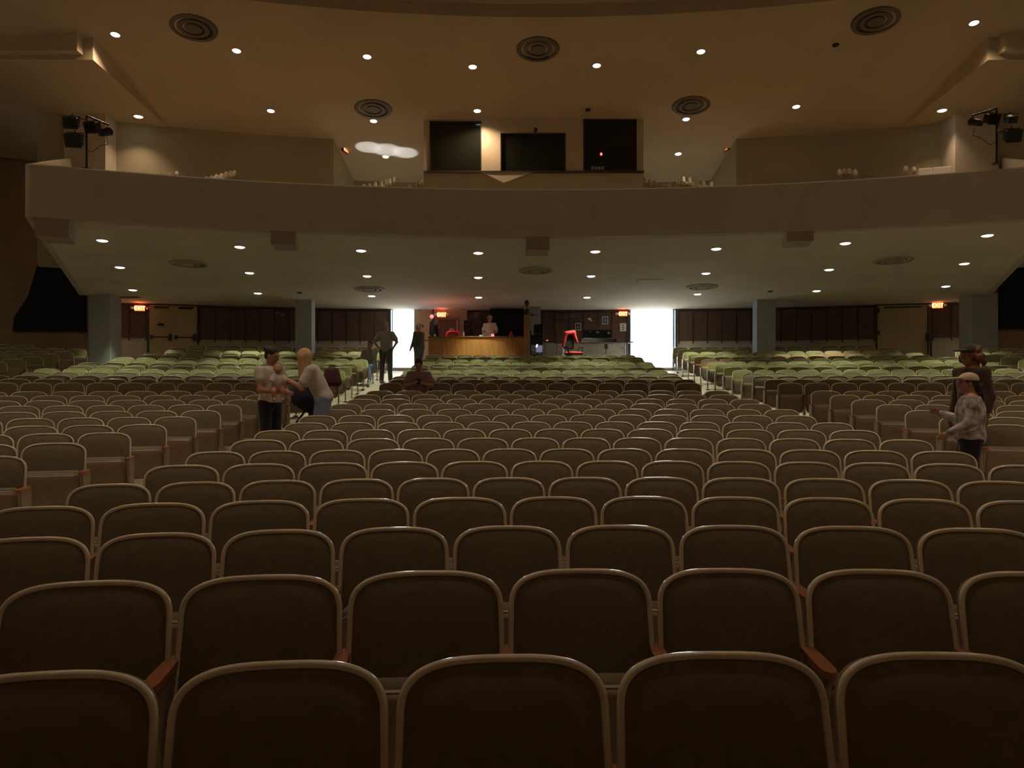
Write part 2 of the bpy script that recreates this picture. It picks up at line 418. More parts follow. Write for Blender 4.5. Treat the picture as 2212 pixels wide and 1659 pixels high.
# middle left doorway: left leaf swung out, right leaf closed
r1 = door_set(2, D1)
tm = th(893, RW)
lf = leaf('door_leaf', (D1[1]-tm)*RW-.02, HD-.02, M_door, wallM(tm+.0006, RW), r1)
x, y = pol(RW, D1[0]+.002)
M = Matrix.Translation((x, y, ZW)) @ Matrix.Rotation(math.radians(97), 4, 'Z'); leaf('open_door_leaf', .92, HD-.02, M_bluef, M, r1, bar=False)
# middle right doorway: both leaves swung out
r2 = door_set(3, D2)
x, y = pol(RW, D2[0]+.002); leaf('open_door_leaf', .9, HD-.02, M_bluef, Matrix.Translation((x, y, ZW)) @ Matrix.Rotation(math.radians(98), 4, 'Z'), r2, bar=False)
x, y = pol(RW, D2[1]-.003); lf = leaf('open_door_leaf', .9, HD-.02, M_bluef, Matrix.Translation((x, y, ZW)) @ Matrix.Rotation(math.radians(66), 4, 'Z'), r2, bar=False)
for nm, ts in (('left_doorway_portal', (D1[0], tm)), ('right_doorway_portal', D2)):
    t = (ts[0]+ts[1])/2; L = bpy.data.lights.new(nm, 'AREA'); L.shape = 'RECTANGLE'; L.size = (ts[1]-ts[0])*RW; L.size_y = HD; L.cycles.is_portal = True
    o = bpy.data.objects.new(nm, L); C.objects.link(o); x, y = pol(RW+.26, t); o.location = (x, y, ZW+HD/2)
    o.rotation_euler = (math.radians(-90), 0, -t)
# ------------------------------------------------------------------ downlights
def spot(parent, power, col, size=2*math.radians(52), blend=.8, loc=(0, 0, -.03), rad_=.07, name='lamp_beam'):
    L = bpy.data.lights.new(name, 'SPOT'); L.energy = power; L.color = col; L.spot_size = size; L.spot_blend = blend; L.shadow_soft_size = rad_
    o = bpy.data.objects.new(name, L); C.objects.link(o); o.parent = parent; o.location = loc; return o
ring_me = None
def downlight(p, power, col, label, group, tilt=0.0, size=math.radians(104), sc_=1.0):
    global ring_me, disc_me
    if ring_me is None:
        m = MB(); m.lathe([(.120, .02), (.120, -.004), (.126, -.012), (.150, -.010), (.154, .0), (.154, .02)], 24); ring_me = m.mesh('trim_ring', M_ring, True, 40)
        m = MB(); m.lathe([(.0001, -.034), (.05, -.030), (.098, -.020), (.121, -.001)], 20); disc_me = m.mesh('lens', M_lamp, True)
    e = empty('ceiling_downlight', p, 0, label, 'ceiling light', group)
    e.rotation_euler = (tilt, 0, 0); e.scale = (sc_, sc_, sc_)
    link_mesh('trim_ring', ring_me, e); link_mesh('lens', disc_me, e)
    if power: spot(e, power, col, size)
    return e
def ordn(n):
    s = ['zeroth', 'first', 'second', 'third', 'fourth', 'fifth', 'sixth', 'seventh', 'eighth', 'ninth', 'tenth', 'eleventh', 'twelfth', 'thirteenth', 'fourteenth',
         'fifteenth', 'sixteenth', 'seventeenth', 'eighteenth', 'nineteenth', 'twentieth', 'twenty-first', 'twenty-second', 'twenty-third', 'twenty-fourth', 'twenty-fifth', 'twenty-sixth', 'twenty-seventh']
    return s[n] if n < len(s) else '%dth' % n
UL = [('front', [(221, 519), (518, 533), (780, 541), (1033, 546), (1286, 543), (1547, 537), (1826, 525), (2133, 508)]),
      ('middle', [(259, 577), (539, 589), (793, 596), (1033, 599), (1277, 596), (1525, 590), (1791, 582), (2083, 569)]),
      ('back', [(287, 626), (557, 633), (803, 639), (1034, 642), (1268, 642), (1507, 635), (1764, 628), (2043, 618)])]
for nm, row in UL:
    for i, (a, b) in enumerate(row):
        p = on_surf(a, b, zunder)
        downlight((p[0], p[1], p[2]-.004), P_UNDER, C_UNDER, 'round glowing downlight under the balcony, %s from the left in the %s row' % (ordn(i+1), nm), 'downlights under the balcony', -.06, math.radians(84))
UP = [(249, 74), (511, 109), (793, 122), (1021, 144), (1289, 141), (1514, 111), (2104, 49), (585, 239), (807, 261), (1031, 239), (1482, 257), (1720, 230), (833, 338), (1465, 332)]
lab = ['leftmost bright downlight of the high ceiling, above the lit notch', 'downlight right of the large dark vent at the upper left', 'downlight between the upper left and the top centre vents',
       'downlight close left of the top centre vent', 'downlight close right of the top centre vent', 'downlight between top centre vent and the upper right vent', 'rightmost bright downlight of the high ceiling',
       'small downlight over the left balcony wing, left of a vent', 'downlight touching the lower edge of the left middle vent', 'downlight just above the left booth window', 'downlight touching the lower edge of the right middle vent',
       'small downlight over the right balcony wing, right of a vent', 'downlight in the left passage under the bluish light patch', 'downlight in the right passage beside the booth']
for (a, b), l in zip(UP, lab):
    p = on_surf(a, b, zmain); downlight((p[0], p[1], p[2]-.006), P_BALC*{249: 2.2, 2104: 2.2, 1031: 2.6, 833: 1.8, 1465: 1.5}.get(a, 1), C_BALC, l, 'downlights over the balcony', -.155, math.radians(150 if a in (249, 2104, 1031) else 100), .84)
for (a, b), l in zip([(299, 252), (2035, 240)], ['downlight in the lowered side soffit above the left stage lamps', 'downlight in the lowered side soffit above the right stage lamps']):
    p = on_surf(a, b, lambda r: CZ+7.80); downlight((p[0], p[1], CZ+7.93-.0328*(p[1]-18.8)-.006), P_BALC, C_BALC, l, 'downlights over the balcony', -.03)
# lamps of the house ceiling above the seats (beyond the top of the frame)
for j, Y in enumerate((4.8, 7.8, 10.8)):
    for i in range(6):
        X = XC+(-10.5+4.2*i)
        r = rad(X, Y); z = zh+.02*(28.5-r)
        if (CZ+0 < z) and (z-CZ)/Y*F < CY+60 : continue
        downlight((X, Y, z-.006), P_HOUSE*(.55, .8, .9)[j], C_HOUSE, 'round downlight of the house ceiling high above the front seats', 'house ceiling downlights', 0, math.radians(80))
# ------------------------------------------------------------------ round ceiling diffusers
def diffuser(px, py, zf, R, m, label, tilt):
    p = on_surf(px, py, zf); e = empty('ceiling_vent', (p[0], p[1], p[2]), 0, label, 'ceiling vent', 'round ceiling vents')
    e.rotation_euler = (tilt, 0, 0)
    a = MB(); a.lathe([(R*.78, .02), (R*.78, -.036), (R*.82, -.040), (R*.97, -.028), (R, -.0), (R, .02)], 40); a.build('outer_ring', m, e, True)
    a = MB(); a.lathe([(R*.46, .01), (R*.46, -.040), (R*.50, -.045), (R*.64, -.042), (R*.66, -.03), (R*.66, .01)], 36); a.build('middle_ring', m, e, True)
    a = MB(); a.lathe([(.0001, -.048), (R*.30, -.045), (R*.35, -.040), (R*.35, -.0), (.0001, -.0)], 32); a.build('centre_cone', m, e, True)
    a = MB(); a.lathe([(R*.97, .0), (.0001, .001)], 32); a.build('throat', M_dmetal, e)
for a, b, l in ((407, 569, 'pale round vent under the balcony at the left, before the double doors'), (1157, 584, 'pale round vent under the middle of the balcony'), (1930, 562, 'pale round vent under the balcony at the right, before the tan door'),
                (798, 624, 'pale round vent above the doorway with the standing man'), (1517, 619, 'pale round vent above the wide bright doorway')):
    diffuser(a, b, zunder, .50, M_vent, l, -.06)
for a, b, l in ((418, 60, 'large dark round vent at the upper left of the high ceiling'), (1162, 106, 'large dark round vent at the top centre of the high ceiling'), (1892, 45, 'large dark round vent at the upper right of the high ceiling'),
                (806, 235, 'dark round vent between left booth window and left wing'), (1493, 228, 'dark round vent right of the right booth window')):
    diffuser(a, b, zmain, .56, M_ventd, l, -.155)
# unlit recessed cans and smoke detectors, access panel
for a, b, zf, l in ((1805, 97, zmain, 'small dark unlit ceiling can at the right of the high ceiling'), (1270, 237, zmain, 'small dark unlit ceiling can above the right booth window'),
                    (647, 632, zunder, 'dark ceiling sensor above the second pillar from the left'), (1664, 629, zunder, 'dark ceiling sensor above the fourth pillar')):
    p = on_surf(a, b, zf); m = MB(); m.lathe([(.0001, -.04), (.07, -.035), (.09, 0), (.09, .02)], 16); o = m.build('ceiling_sensor', M_dmetal, None, True); o.location = p
    tag(o, l, 'ceiling sensor')
p = on_surf(1402, 608, zunder); m = MB(); m.box(-.38, .38, -.38, .38, -.015, .01, bev=.004); m.box(-.33, .33, -.33, .33, -.022, .0)
o = m.build('ceiling_access_panel', M_plaster); o.location = p; o.rotation_euler = (-.06, 0, 0); tag(o, 'square painted access panel in the ceiling before the wide bright doorway', 'ceiling panel')
p = on_surf(279, 642, zunder); m = MB(); m.box(-.34, .34, -.12, .12, -.02, .01); [m.box(-.32+.08*i, -.28+.08*i, -.1, .1, -.03, -.015) for i in range(8)]
o = m.build('ceiling_grille', M_ventd); o.location = p; tag(o, 'small rectangular ceiling grille above the left exit sign', 'ceiling vent')
# ------------------------------------------------------------------ projection booth over the balcony
DB = 23.4
def bx(px): return (px-CX)/F*DB
def bz(py): return CZ+(CY-py)/F*DB
wins = [(928, 1040, 262, 372), (1081, 1222, 288, 372), (1260, 1375, 258, 369)]
mb = MB(); xs = [915]+[q for w_ in wins for q in w_[:2]]+[1390]
zt, zb = zmain(33.2)+.3, CZ+3.6
for i in range(0, 8, 2): mb.box(bx(xs[i]), bx(xs[i+1]), DB, DB+.2, zb, zt)
for a, b, c, d in wins:
    mb.box(bx(a), bx(b), DB, DB+.2, bz(c), zt); mb.box(bx(a), bx(b), DB, DB+.2, zb, bz(d))
mb.box(bx(915), bx(915)+.15, DB+.2, DB+5, zb, zt); mb.box(bx(1390)-.15, bx(1390), DB+.2, DB+5, zb, zt)
struct('wall_booth', mb, M_booth)
mb = MB(); mb.box(bx(918), bx(1388), DB+2.4, DB+2.5, zb, zt); struct('wall_booth_inner', mb, M_black)
mb = MB(); mb.box(bx(916), bx(1390), DB-.14, DB, bz(374.5), bz(371.5)); struct('trim_14', mb, M_dframe)
mb = MB(); mb.add([(bx(1040), DB-.12, bz(374)), (bx(1150), DB-.12, bz(374)), (bx(1088), DB-.12, bz(397)), (bx(1040), DB, bz(374)), (bx(1150), DB, bz(374)), (bx(1088), DB, bz(397))],
                  [(0, 1, 2), (3, 5, 4), (0, 3, 4, 1), (1, 4, 5, 2), (2, 5, 3, 0)])
tag(mb.build('booth_bracket', M_booth), 'flat triangular bracket under the sill of the centre booth window', 'bracket')
for i, (a, b, c, d) in enumerate(wins):
    root = empty('window_%d' % (i+1)); root['kind'] = 'structure'
    m = MB(); w_ = .028
    x0, x1, z1, z0 = bx(a), bx(b), bz(c), bz(d)
    m.box(x0, x0+w_, DB-.03, DB+.12, z0, z1); m.box(x1-w_, x1, DB-.03, DB+.12, z0, z1); m.box(x0, x1, DB-.03, DB+.12, z1-w_, z1); m.box(x0, x1, DB-.03, DB+.12, z0, z0+w_)
    m.build('window_frame', M_dframe, root)
    m = MB(); m.box(x0+w_, x1-w_, DB+.07, DB+.08, z0+w_, z1-w_); m.build('pane', M_glass, root)
m = MB(); m.tube([(0, .0, -.1), (0, -.08, .0), (0, -.12, .04)], .02, 8); m.box(-.05, .05, -.2, -.06, 0, .1, bev=.01)
o = m.build('small_camera', M_dmetal); o.location = (bx(1157), DB-.0, bz(287)); tag(o, 'tiny dark camera above the centre booth window', 'camera')
o = MB().ell((0, 0, 0), (.035, .02, .045)).build('red_indicator', M_redled, None, True); o.location = (bx(1299), DB+.04, bz(332)); tag(o, 'red indicator lamp glowing in the right booth window', 'indicator light')
m = MB(); m.box(-.22, .22, -.02, .04, -.07, .07); o = m.build('booth_console', M_dmetal); o.location = (bx(1292), DB+.04, bz(363)); tag(o, 'small console at the foot of the right booth window', 'console')
m = MB(); [m.box(-.20+.1*k, -.13+.1*k, -.03, -.02, -.05, .05) for k in range(4)]; m.build('console_screens', M_vent, o)
# balcony aisle chairs whose pale ends show over the parapet
def bal_chair(px, py, lean, w, h, shade, label):
    """px,py: top of the end panel"""
    zt_ = lambda r: CZ+3.60+.29*(r-28.3)/.9+.90
    p = on_surf(px, py, zt_, True); r = rad(p[0], p[1]); t = math.atan2(p[0]-XC, p[1]-YC)
    zf_ = zbal(r) if r > 28.3 else CZ+3.6
    e = empty('balcony_chair', (p[0], p[1], zf_), -t, label, 'chair', 'balcony aisle chairs')
    H = p[2]-zf_; s = 1 if lean > 0 else -1
    m = MB(); m.box(-w/2, w/2, -.11, .11, -h/2, h/2, Matrix.Translation((0, 0, H-h/2)) @ Matrix.Rotation(lean, 4, 'Y') @ Matrix.Rotation(-.2, 4, 'X'), bev=.014); m.build('end_panel', shade, e)
    m = MB(); m.box(-.02, .02, -.03, .03, 0, H-h*.7); m.box(-.05, .05, -.2, .1, 0, .03); m.build('standard', M_std, e)
    m = MB(); m.box(-.48*s-.0-.24, -.48*s+.24, .0, .06, .28, H-.22, bev=.03); m.build('backrest', M_fabric, e)
seqL1 = [(352, 377), (366, 375), (382, 373)]
seqL2 = [(445, 384), (456, 382), (466, 379), (477, 377), (487, 373), (497, 371), (505, 370)]
seqL3 = [(786, 401), (799, 399), (811, 396), (823, 392), (834, 390), (842, 388), (852, 385)]
seqL4 = [(883, 402), (896, 396), (905, 393), (911, 391)]
seqR1 = [(1391, 386), (1404, 389), (1414, 392), (1425, 396), (1435, 397), (1446, 399)]
seqR2 = [(1453, 380), (1465, 382), (1477, 384), (1490, 386), (1505, 390), (1520, 393), (1537, 395)]
seqR3 = [(1814, 368), (1824, 366), (1835, 366), (1848, 368)]
seqR4 = [(1956, 361), (1974, 363)]
for sq, ln, nm, hh, mm in ((seqL1, .35, 'by the far left pier', .10, M_balseat), (seqL2, .5, 'stepping up the left wing wall', .15, M_balseat), (seqL3, .05, 'stepping up the left passage', .17, M_balseat),
                       (seqL4, .1, 'beside the left booth corner', .13, M_std), (seqR1, -.5, 'beside the right booth corner', .13, M_std), (seqR2, -.08, 'stepping up the right passage', .19, M_balseat),
                       (seqR3, -.5, 'before the right wing wall', .13, M_balseat), (seqR4, -.3, 'by the far right pier', .12, M_balseat)):
    for i, (a, b) in enumerate(sq): bal_chair(a, b, ln, .085, hh, mm, 'pale balcony chair end %s, %s from the left' % (nm, ordn(i+1)))
for a0, a1, y, l in ((275, 312, 375.5, 'cream chair top at the far left of the balcony'), (317, 343, 377.5, 'second cream chair top at the far left of the balcony'), (1984, 2013, 363, 'cream chair top beside the far right pier, left one'), (2015, 2055, 360, 'cream chair top touching the far right pier')):
    zt_ = lambda r: CZ+3.60+.29*(r-28.3)/.9+.90
    p = on_surf((a0+a1)/2, y, zt_, True); wd = (a1-a0)/F*p[1]; t = math.atan2(p[0]-XC, p[1]-YC); zf_ = zbal(rad(p[0], p[1]))
    e = empty('balcony_chair', (p[0], p[1], zf_), -t, l, 'chair', 'balcony aisle chairs')
    m = MB(); H = p[2]-zf_; m.box(-wd/2, wd/2, -.04, .04, H-.35, H, bev=.035); m.build('backrest', M_balseat, e)
    m = MB(); m.box(-wd/2-.02, -wd/2, -.2, .05, 0, H-.25); m.box(wd/2, wd/2+.02, -.2, .05, 0, H-.25); m.build('standard', M_std, e)
    m = MB(); m.box(-wd/2, wd/2, -.3, -.04, .3, H-.3, bev=.03); m.build('seat', M_fabric, e)
# added upward spots stand in for daylight reflected on the left passage ceiling
for a, b, ang in ((795, 318, 17), (835, 324, 19), (875, 330, 17)):
    p = on_surf(a, b, zmain); L = bpy.data.lights.new('daylight_bounce_spot', 'SPOT'); L.energy = 110; L.color = (.70, .82, 1); L.spot_size = math.radians(ang*2); L.spot_blend = .5; L.shadow_soft_size = .01
    o = bpy.data.objects.new('daylight_bounce_spot', L); C.objects.link(o); o.location = (p[0]-.1, p[1]-.2, p[2]-1.5); o.rotation_euler = Vector((.1, .2, 1.5)).to_track_quat('-Z', 'Y').to_euler()
#@@LAMPS_AND_PROPS
# ------------------------------------------------------------------ auditorium chairs
def outline(w, npt=28):
    """back outline in (x, z): U shape from bottom left over the top to bottom right"""
    hw = w/2-.013; zt_, zb_ = CH, .39; hh = .14; n_ = 3.4; pts = []; ht = hw-.007   # narrower at the shoulders than at the base
    for z in (zb_, .52, zt_-hh): pts.append((-(ht+(hw-ht)*(zt_-hh-z)/(zt_-hh-zb_)), z))
    m = npt
    for i in range(1, m):
        a = math.pi*(1-i/m); c, s_ = math.cos(a), math.sin(a)
        x = ht*math.copysign(abs(c)**(2/n_), c)
        z = zt_-hh+hh*abs(s_)**(2/n_)
        pts.append((x, z))
    for z in (zt_-hh, .52, zb_): pts.append((ht+(hw-ht)*(zt_-hh-z)/(zt_-hh-zb_), z))
    return pts
TB = math.tan(math.radians(13))
def ybk(z): return -(CH-z)*TB
def pad_mesh(w, lod=0):
    o = outline(w, 14 if lod else 28); n = len(o); cx, cz = 0, .60
    rings = [(.975, .0), (.972, -.004), (.93, -.012), (.70, -.024), (.35, -.026)] if not lod else [(.975, .0), (.93, -.012), (.4, -.024)]
    mb = MB(); v = []; f = []
    for k, yo in rings:
        for x, z in o:
            X = x*k; Z = cz+(z-cz)*k; v.append((X, ybk(Z)+yo+.02*(X/(w/2))**2*-1.0*(0 if lod else 1)+.0, Z))
    for r in range(len(rings)-1):
        for i in range(n):
            a, b = r*n+i, r*n+(i+1) % n; f.append((a, b, b+n, a+n))
    f.append(tuple(range((len(rings)-1)*n, len(rings)*n)))
    b0 = len(v)
    for x, z in o: v.append((x, ybk(z)+.018, z))            # back shell
    for i in range(n): f.append((i, b0+i, b0+(i+1) % n, (i+1) % n))
    f.append(tuple(range(b0, b0+n))[::-1])
    mb.add(v, f); return mb
def rim_mesh(w, lod=0):
    o = outline(w, 14 if lod else 30); mb = MB()
    pts = [(x, ybk(z)-.004-(0 if lod else .02*(x/(w/2))**2), z) for x, z in o]
    mb.tube(pts, .0105, 5 if lod else 8); return mb
def seat_cushion(w, lod=0):
    mb = MB(); hw = w/2-.035; y0, z0 = -.115, .27; n = 1 if lod else 4
    M = Matrix.Translation((0, -.155, .415)) @ Matrix.Rotation(math.radians(9), 4, 'X')
    mb.box(-hw, hw, -.035, .045, -.17, .17, M, bev=.028); return mb
def pan_mesh(w, lod=0):
    hw = w/2-.028; mb = MB(); M = Matrix.Translation((0, -.185, .375)) @ Matrix.Rotation(math.radians(9), 4, 'X')
    o = []; m = 4 if lod else 8; r = .07
    for cx, cz, a0 in ((hw-r, .18-r, 0), (-hw+r, .18-r, 90), (-hw+r, -.17+r, 180), (hw-r, -.17+r, 270)):
        for i in range(m+1):
            a = math.radians(a0+90*i/m); o.append((cx+r*math.cos(a), cz+r*math.sin(a)))
    n = len(o); v = []; f = []
    for k, y in ((1.0, .015), (1.0, -.012), (.90, -.026), (.5, -.034)):
        for x, z in o: v.append((x*k, y, z*k))
    for q in range(3):
        for i in range(n): a, b = q*n+i, q*n+(i+1) % n; f.append((a, a+n, b+n, b))
    f.append(tuple(range(3*n, 4*n))); f.append(tuple(range(n))[::-1])
    mb.add(v, [t[::-1] for t in f], M)
    if not lod:
        mb.tube([tuple(M @ Vector((x, .0, z))) for x, z in o if z > .02], .011, 6)
    return mb
def arm_mesh(x, lod=0):
    mb = MB(); M = Matrix.Translation((x, 0, .560))
    if lod: mb.box(-.024, .024, -.33, -.04, -.011, .011, M); return mb
    p = [(-.022, -.045), (-.026, -.2), (-.026, -.29), (-.018, -.325), (0, -.335), (.018, -.325), (.026, -.29), (.026, -.2), (.022, -.045)]
    mb.prism(p, -.012, .012, M); return mb
def std_mesh(x, lod=0):
    mb = MB(); M = Matrix.Translation((x, 0, 0))
    pts = [(-.30, .565), (-.05, .565), (.0, .50), (-.03, .30), (-.06, .04), (-.25, .04), (-.22, .25), (-.27, .45)]
    R = Matrix(((0, 0, 1, 0), (1, 0, 0, 0), (0, 1, 0, 0), (0, 0, 0, 1)))
    mb.prism([(a, b) for a, b in pts], -.013, .013, M @ R)
    mb.box(-.035, .035, -.30, .0, 0, .022, M, bev=0 if lod else .006)
    if not lod: mb.tube([(x-.001, -.30, .562), (x-.001, -.315, .545), (x-.001, -.27, .40)], .009, 6)
    return mb
SPEC = {}
def chair_parts(w):
    k = round(w, 4)
    if k not in SPEC:
        SPEC[k] = [('backrest', pad_mesh(w).mesh('backrest', M_brown, True, 60)), ('back_frame', rim_mesh(w).mesh('back_frame', M_rim, True, 60)),
                   ('seat', seat_cushion(w).mesh('seat', M_brown, True, 60)), ('seat_pan', pan_mesh(w).mesh('seat_pan', [M_pan], True, 60)),
                   ('armrest', arm_mesh(-w/2).mesh('armrest', M_arm, True, 50)), ('side_standard', std_mesh(-w/2).mesh('side_standard', M_std, True, 40)),
                   ('armrest', arm_mesh(w/2).mesh('armrest', M_arm, True, 50)), ('side_standard', std_mesh(w/2).mesh('side_standard', M_std, True, 40))]
    return SPEC[k]
def place_chair(x, y, z, rz, w, last, label, group, drop=0.0):
    e = empty('auditorium_chair', (x, y, z), rz, label, 'chair', group)
    ps = chair_parts(w); o = {}
    for i, (nm, me) in enumerate(ps):
        if i >= 6 and not last: continue
        par = e if nm != 'seat_pan' else o['seat']
        o[nm] = link_mesh(nm, me, par)
        if nm == 'seat': o[nm].location = (0, 0, drop)
    return e
DROW = [1.92+.883*i for i in range(16)]+[17.05+.883*i for i in range(14)]     # 30 rows, a cross aisle after the sixteenth
chairs = []     # (block, row, index, x, y, width, is_last)
def add_row(block, n, xs):
    r = DROW[n-1]-YC
    for i in range(len(xs)-1):
        w = xs[i+1]-xs[i]; xm = (xs[i]+xs[i+1])/2
        s_ = (xm-XC)/r; t = math.asin(s_); w2 = w/math.cos(t)
        x, y = pol(r, t)
        chairs.append([block, n, i, x, y, -t, w2, i == len(xs)-2])
for n in range(1, 31):
    D = DROW[n-1]; odd = n % 2 == 1
    if n <= 27:
        if odd: xs = [-.29-.525*k for k in range(5, -1, -1)]+[.243, .783, 1.323]+[1.323+.567*k for k in range(1, 6)]
        else: xs = [-.024-.566*k for k in range(5, -1, -1)]+[-.024+.535*k for k in range(1, 9)]
        add_row('centre', n, xs)
    p = .533 if odd else .5588
    xr = -4.10-.021*max(0, D-8); m = 13 if not odd else 14
    if n >= 17: m = 12 if not odd else 13
    if n >= 5: add_row('left', n, [xr-p*k for k in range(m, -1, -1)])
    xl = 5.62+.015*(D-11)
    if n >= 7: add_row('right', n, [xl+p*k for k in range(m+1)])
    if n >= 20:
        q = -12.45-.12*(D-20); k = 5
        add_row('far left', n, [q-.545*j for j in range(k, -1, -1)])
        q = 13.3+.12*(D-21); add_row('far right', n, [q+.545*j for j in range(k+1)])
def proj(x, y, z): return CX+F*x/y, CY-F*(z-CZ)/y
vis = []
for c in chairs:
    block, n, i, x, y, rz, w2, last = c
    z = zfl(rad(x, y)); a, b = proj(x, y, z+CH-.1)
    if block.startswith('far') and y > 24.2: continue
    if block.startswith('far') and abs(a-CX) > 1250: continue
    if any(abs(x-q) < .55 and abs(y-yy) < .75 for q, yy in ((-7.24, 26.75), (8.8, 26.75), (-13.45, 25.2), (15.3, 25.2))): continue
    if a < -F*w2/y*.55 or a > 2212+F*w2/y*.55: continue
    if block == 'right' and n == 10 and a > 2212+20: continue
    vis.append(c+[z, a])
SEATED = {('centre', 17, 1)}
vis.sort(key=lambda c: c[4])
near = vis[:296]; far = vis[296:]
from collections import defaultdict
rows = defaultdict(list)
for c in vis: rows[(c[0], c[1])].append(c)
brows = {b: sorted({n for (bb, n) in rows if bb == b}) for b in ('centre', 'left', 'right', 'far left', 'far right')}
near_ids = set(id(c) for c in near)
for (b, n), lst in rows.items():
    lst.sort(key=lambda c: c[3])
    for i, c in enumerate(lst):
        if id(c) not in near_ids: continue
        k = brows[b].index(n)+1
        if b == 'centre': lb = 'brown seat with cream rim, %s from left in the %s row of centre block' % (ordn(i+1), ordn(k))
        elif b == 'left': lb = 'brown seat, %s from the aisle in the %s row of the left block' % (ordn(len(lst)-i), ordn(k))
        else: lb = 'brown seat, %s from the aisle in the %s row of the right block' % (ordn(i+1), ordn(k))
        place_chair(c[3], c[4], c[8], c[5], c[6], c[7] or (b == 'left' and c[7]), lb, 'tilt-up seats of the %s block' % b, -.075 if b == 'centre' else -.01)
# all remaining chairs towards the back: one object
lod = {}
def lod_mesh(w):
    k = round(w, 2)
    if k not in lod:
        parts = [(pad_mesh(w, 1), 0), (rim_mesh(w, 1), 1), (seat_cushion(w, 1), 0), (pan_mesh(w, 1), 2), (arm_mesh(-w/2, 1), 3), (std_mesh(-w/2, 1), 2), (arm_mesh(w/2, 1), 3), (std_mesh(w/2, 1), 2)]
        out = []
        for last in (0, 1):
            mb = MB()
            for i, (p, mi) in enumerate(parts):
                if i >= 6 and not last: continue
                mb.cur = mi; mb.add(p.v, p.f)
            out.append((np.array(mb.v), mb.f, mb.m))
        lod[k] = out
    return lod[k]
AV = []; AF = []; AM = []; base = 0
TAN = {('right', 26): (0, 1), ('right', 25): (0, 1), ('right', 28): (8, 9, 10), ('right', 27): (5, 6, 7, 8), ('right', 26.5): ()}
for c in far:
    b, n, i, x, y, rz, w2, last, z, a = c
    v, f, m = lod_mesh(w2)[1 if last else 0]
    cs, sn = math.cos(rz), math.sin(rz)
    V = np.stack([v[:, 0]*cs-v[:, 1]*sn+x, v[:, 0]*sn+v[:, 1]*cs+y, v[:, 2]+z], 1)
    AV.append(V); AF += [tuple(q+base for q in t) for t in f]
    tan_ = (b, n) in TAN and i in TAN[(b, n)]
    AM += [(4 if tan_ else (5 if n <= 20 else 0)) if k == 0 else k for k in m]; base += len(V)
me = bpy.data.meshes.new('auditorium_seating'); me.from_pydata(np.concatenate(AV).tolist(), [], AF)
for m in (M_fabric, M_rim, M_pan, M_arm, M_tan, M_brown): me.materials.append(m)
me.polygons.foreach_set('material_index', AM); me.polygons.foreach_set('use_smooth', [True]*len(AF)); me.set_sharp_from_angle(angle=math.radians(50)); me.update()
o = bpy.data.objects.new('auditorium_seating', me); C.objects.link(o)
tag(o, 'mass of brown and green tilt-up seats filling the rear rows up to the back wall', 'seating', None, 'stuff')
print('CHAIRS', len(vis), len(near), len(far), 'near to', near[-1][4], 'max near row', max(c[1] for c in near))
#@@PART3
# ------------------------------------------------------------------ people: one continuous skin surface each, clothes and hair over it
def surfnet(Fv, org, h):
    S = Fv < 0; nx, ny, nz = Fv.shape
    c = [(i, j, k) for i in (0, 1) for j in (0, 1) for k in (0, 1)]
    cnt = np.zeros((nx-1, ny-1, nz-1), np.int8)
    for i, j, k in c: cnt += S[i:nx-1+i, j:ny-1+j, k:nz-1+k]
    I = np.argwhere((cnt > 0) & (cnt < 8))
    if len(I) == 0: return [], []
    idx = -np.ones((nx-1, ny-1, nz-1), np.int64); idx[tuple(I.T)] = np.arange(len(I))
    P = np.zeros((len(I), 3)); N = np.zeros(len(I))
    for a in c:
        for ax in range(3):
            if a[ax] == 1: continue
            b = list(a); b[ax] = 1
            fa = Fv[I[:, 0]+a[0], I[:, 1]+a[1], I[:, 2]+a[2]]; fb = Fv[I[:, 0]+b[0], I[:, 1]+b[1], I[:, 2]+b[2]]
            m = (fa < 0) != (fb < 0); t = np.where(m, fa/np.where(m, fa-fb, 1), 0)
            q = np.array(a, float)[None, :].repeat(len(I), 0); q[:, ax] += t
            P += q*m[:, None]; N += m
    V = (I+P/N[:, None])*h+org
    faces = []
    for ax in range(3):
        u, w = [(1, 2), (2, 0), (0, 1)][ax]
        sl = [slice(0, -1)]*3; sh = [slice(0, -1)]*3; sl[ax] = slice(0, -1); sh[ax] = slice(1, None)
        A = S[tuple(slice(0, -1) if q == ax else slice(None) for q in range(3))]; B = S[tuple(slice(1, None) if q == ax else slice(None) for q in range(3))]
        E = np.argwhere(A != B)
        if len(E) == 0: continue
        ok = (E[:, u] > 0) & (E[:, w] > 0) & (E[:, u] < Fv.shape[u]-1) & (E[:, w] < Fv.shape[w]-1); E = E[ok]
        inside = A[tuple(E.T)]
        q = []
        for du, dw in ((-1, -1), (0, -1), (0, 0), (-1, 0)):
            Z = E.copy(); Z[:, u] += du; Z[:, w] += dw; q.append(idx[tuple(Z.T)])
        Q = np.stack(q, 1); Q[~inside] = Q[~inside][:, ::-1]
        faces.append(Q[(Q >= 0).all(1)])
    return V, np.concatenate(faces)
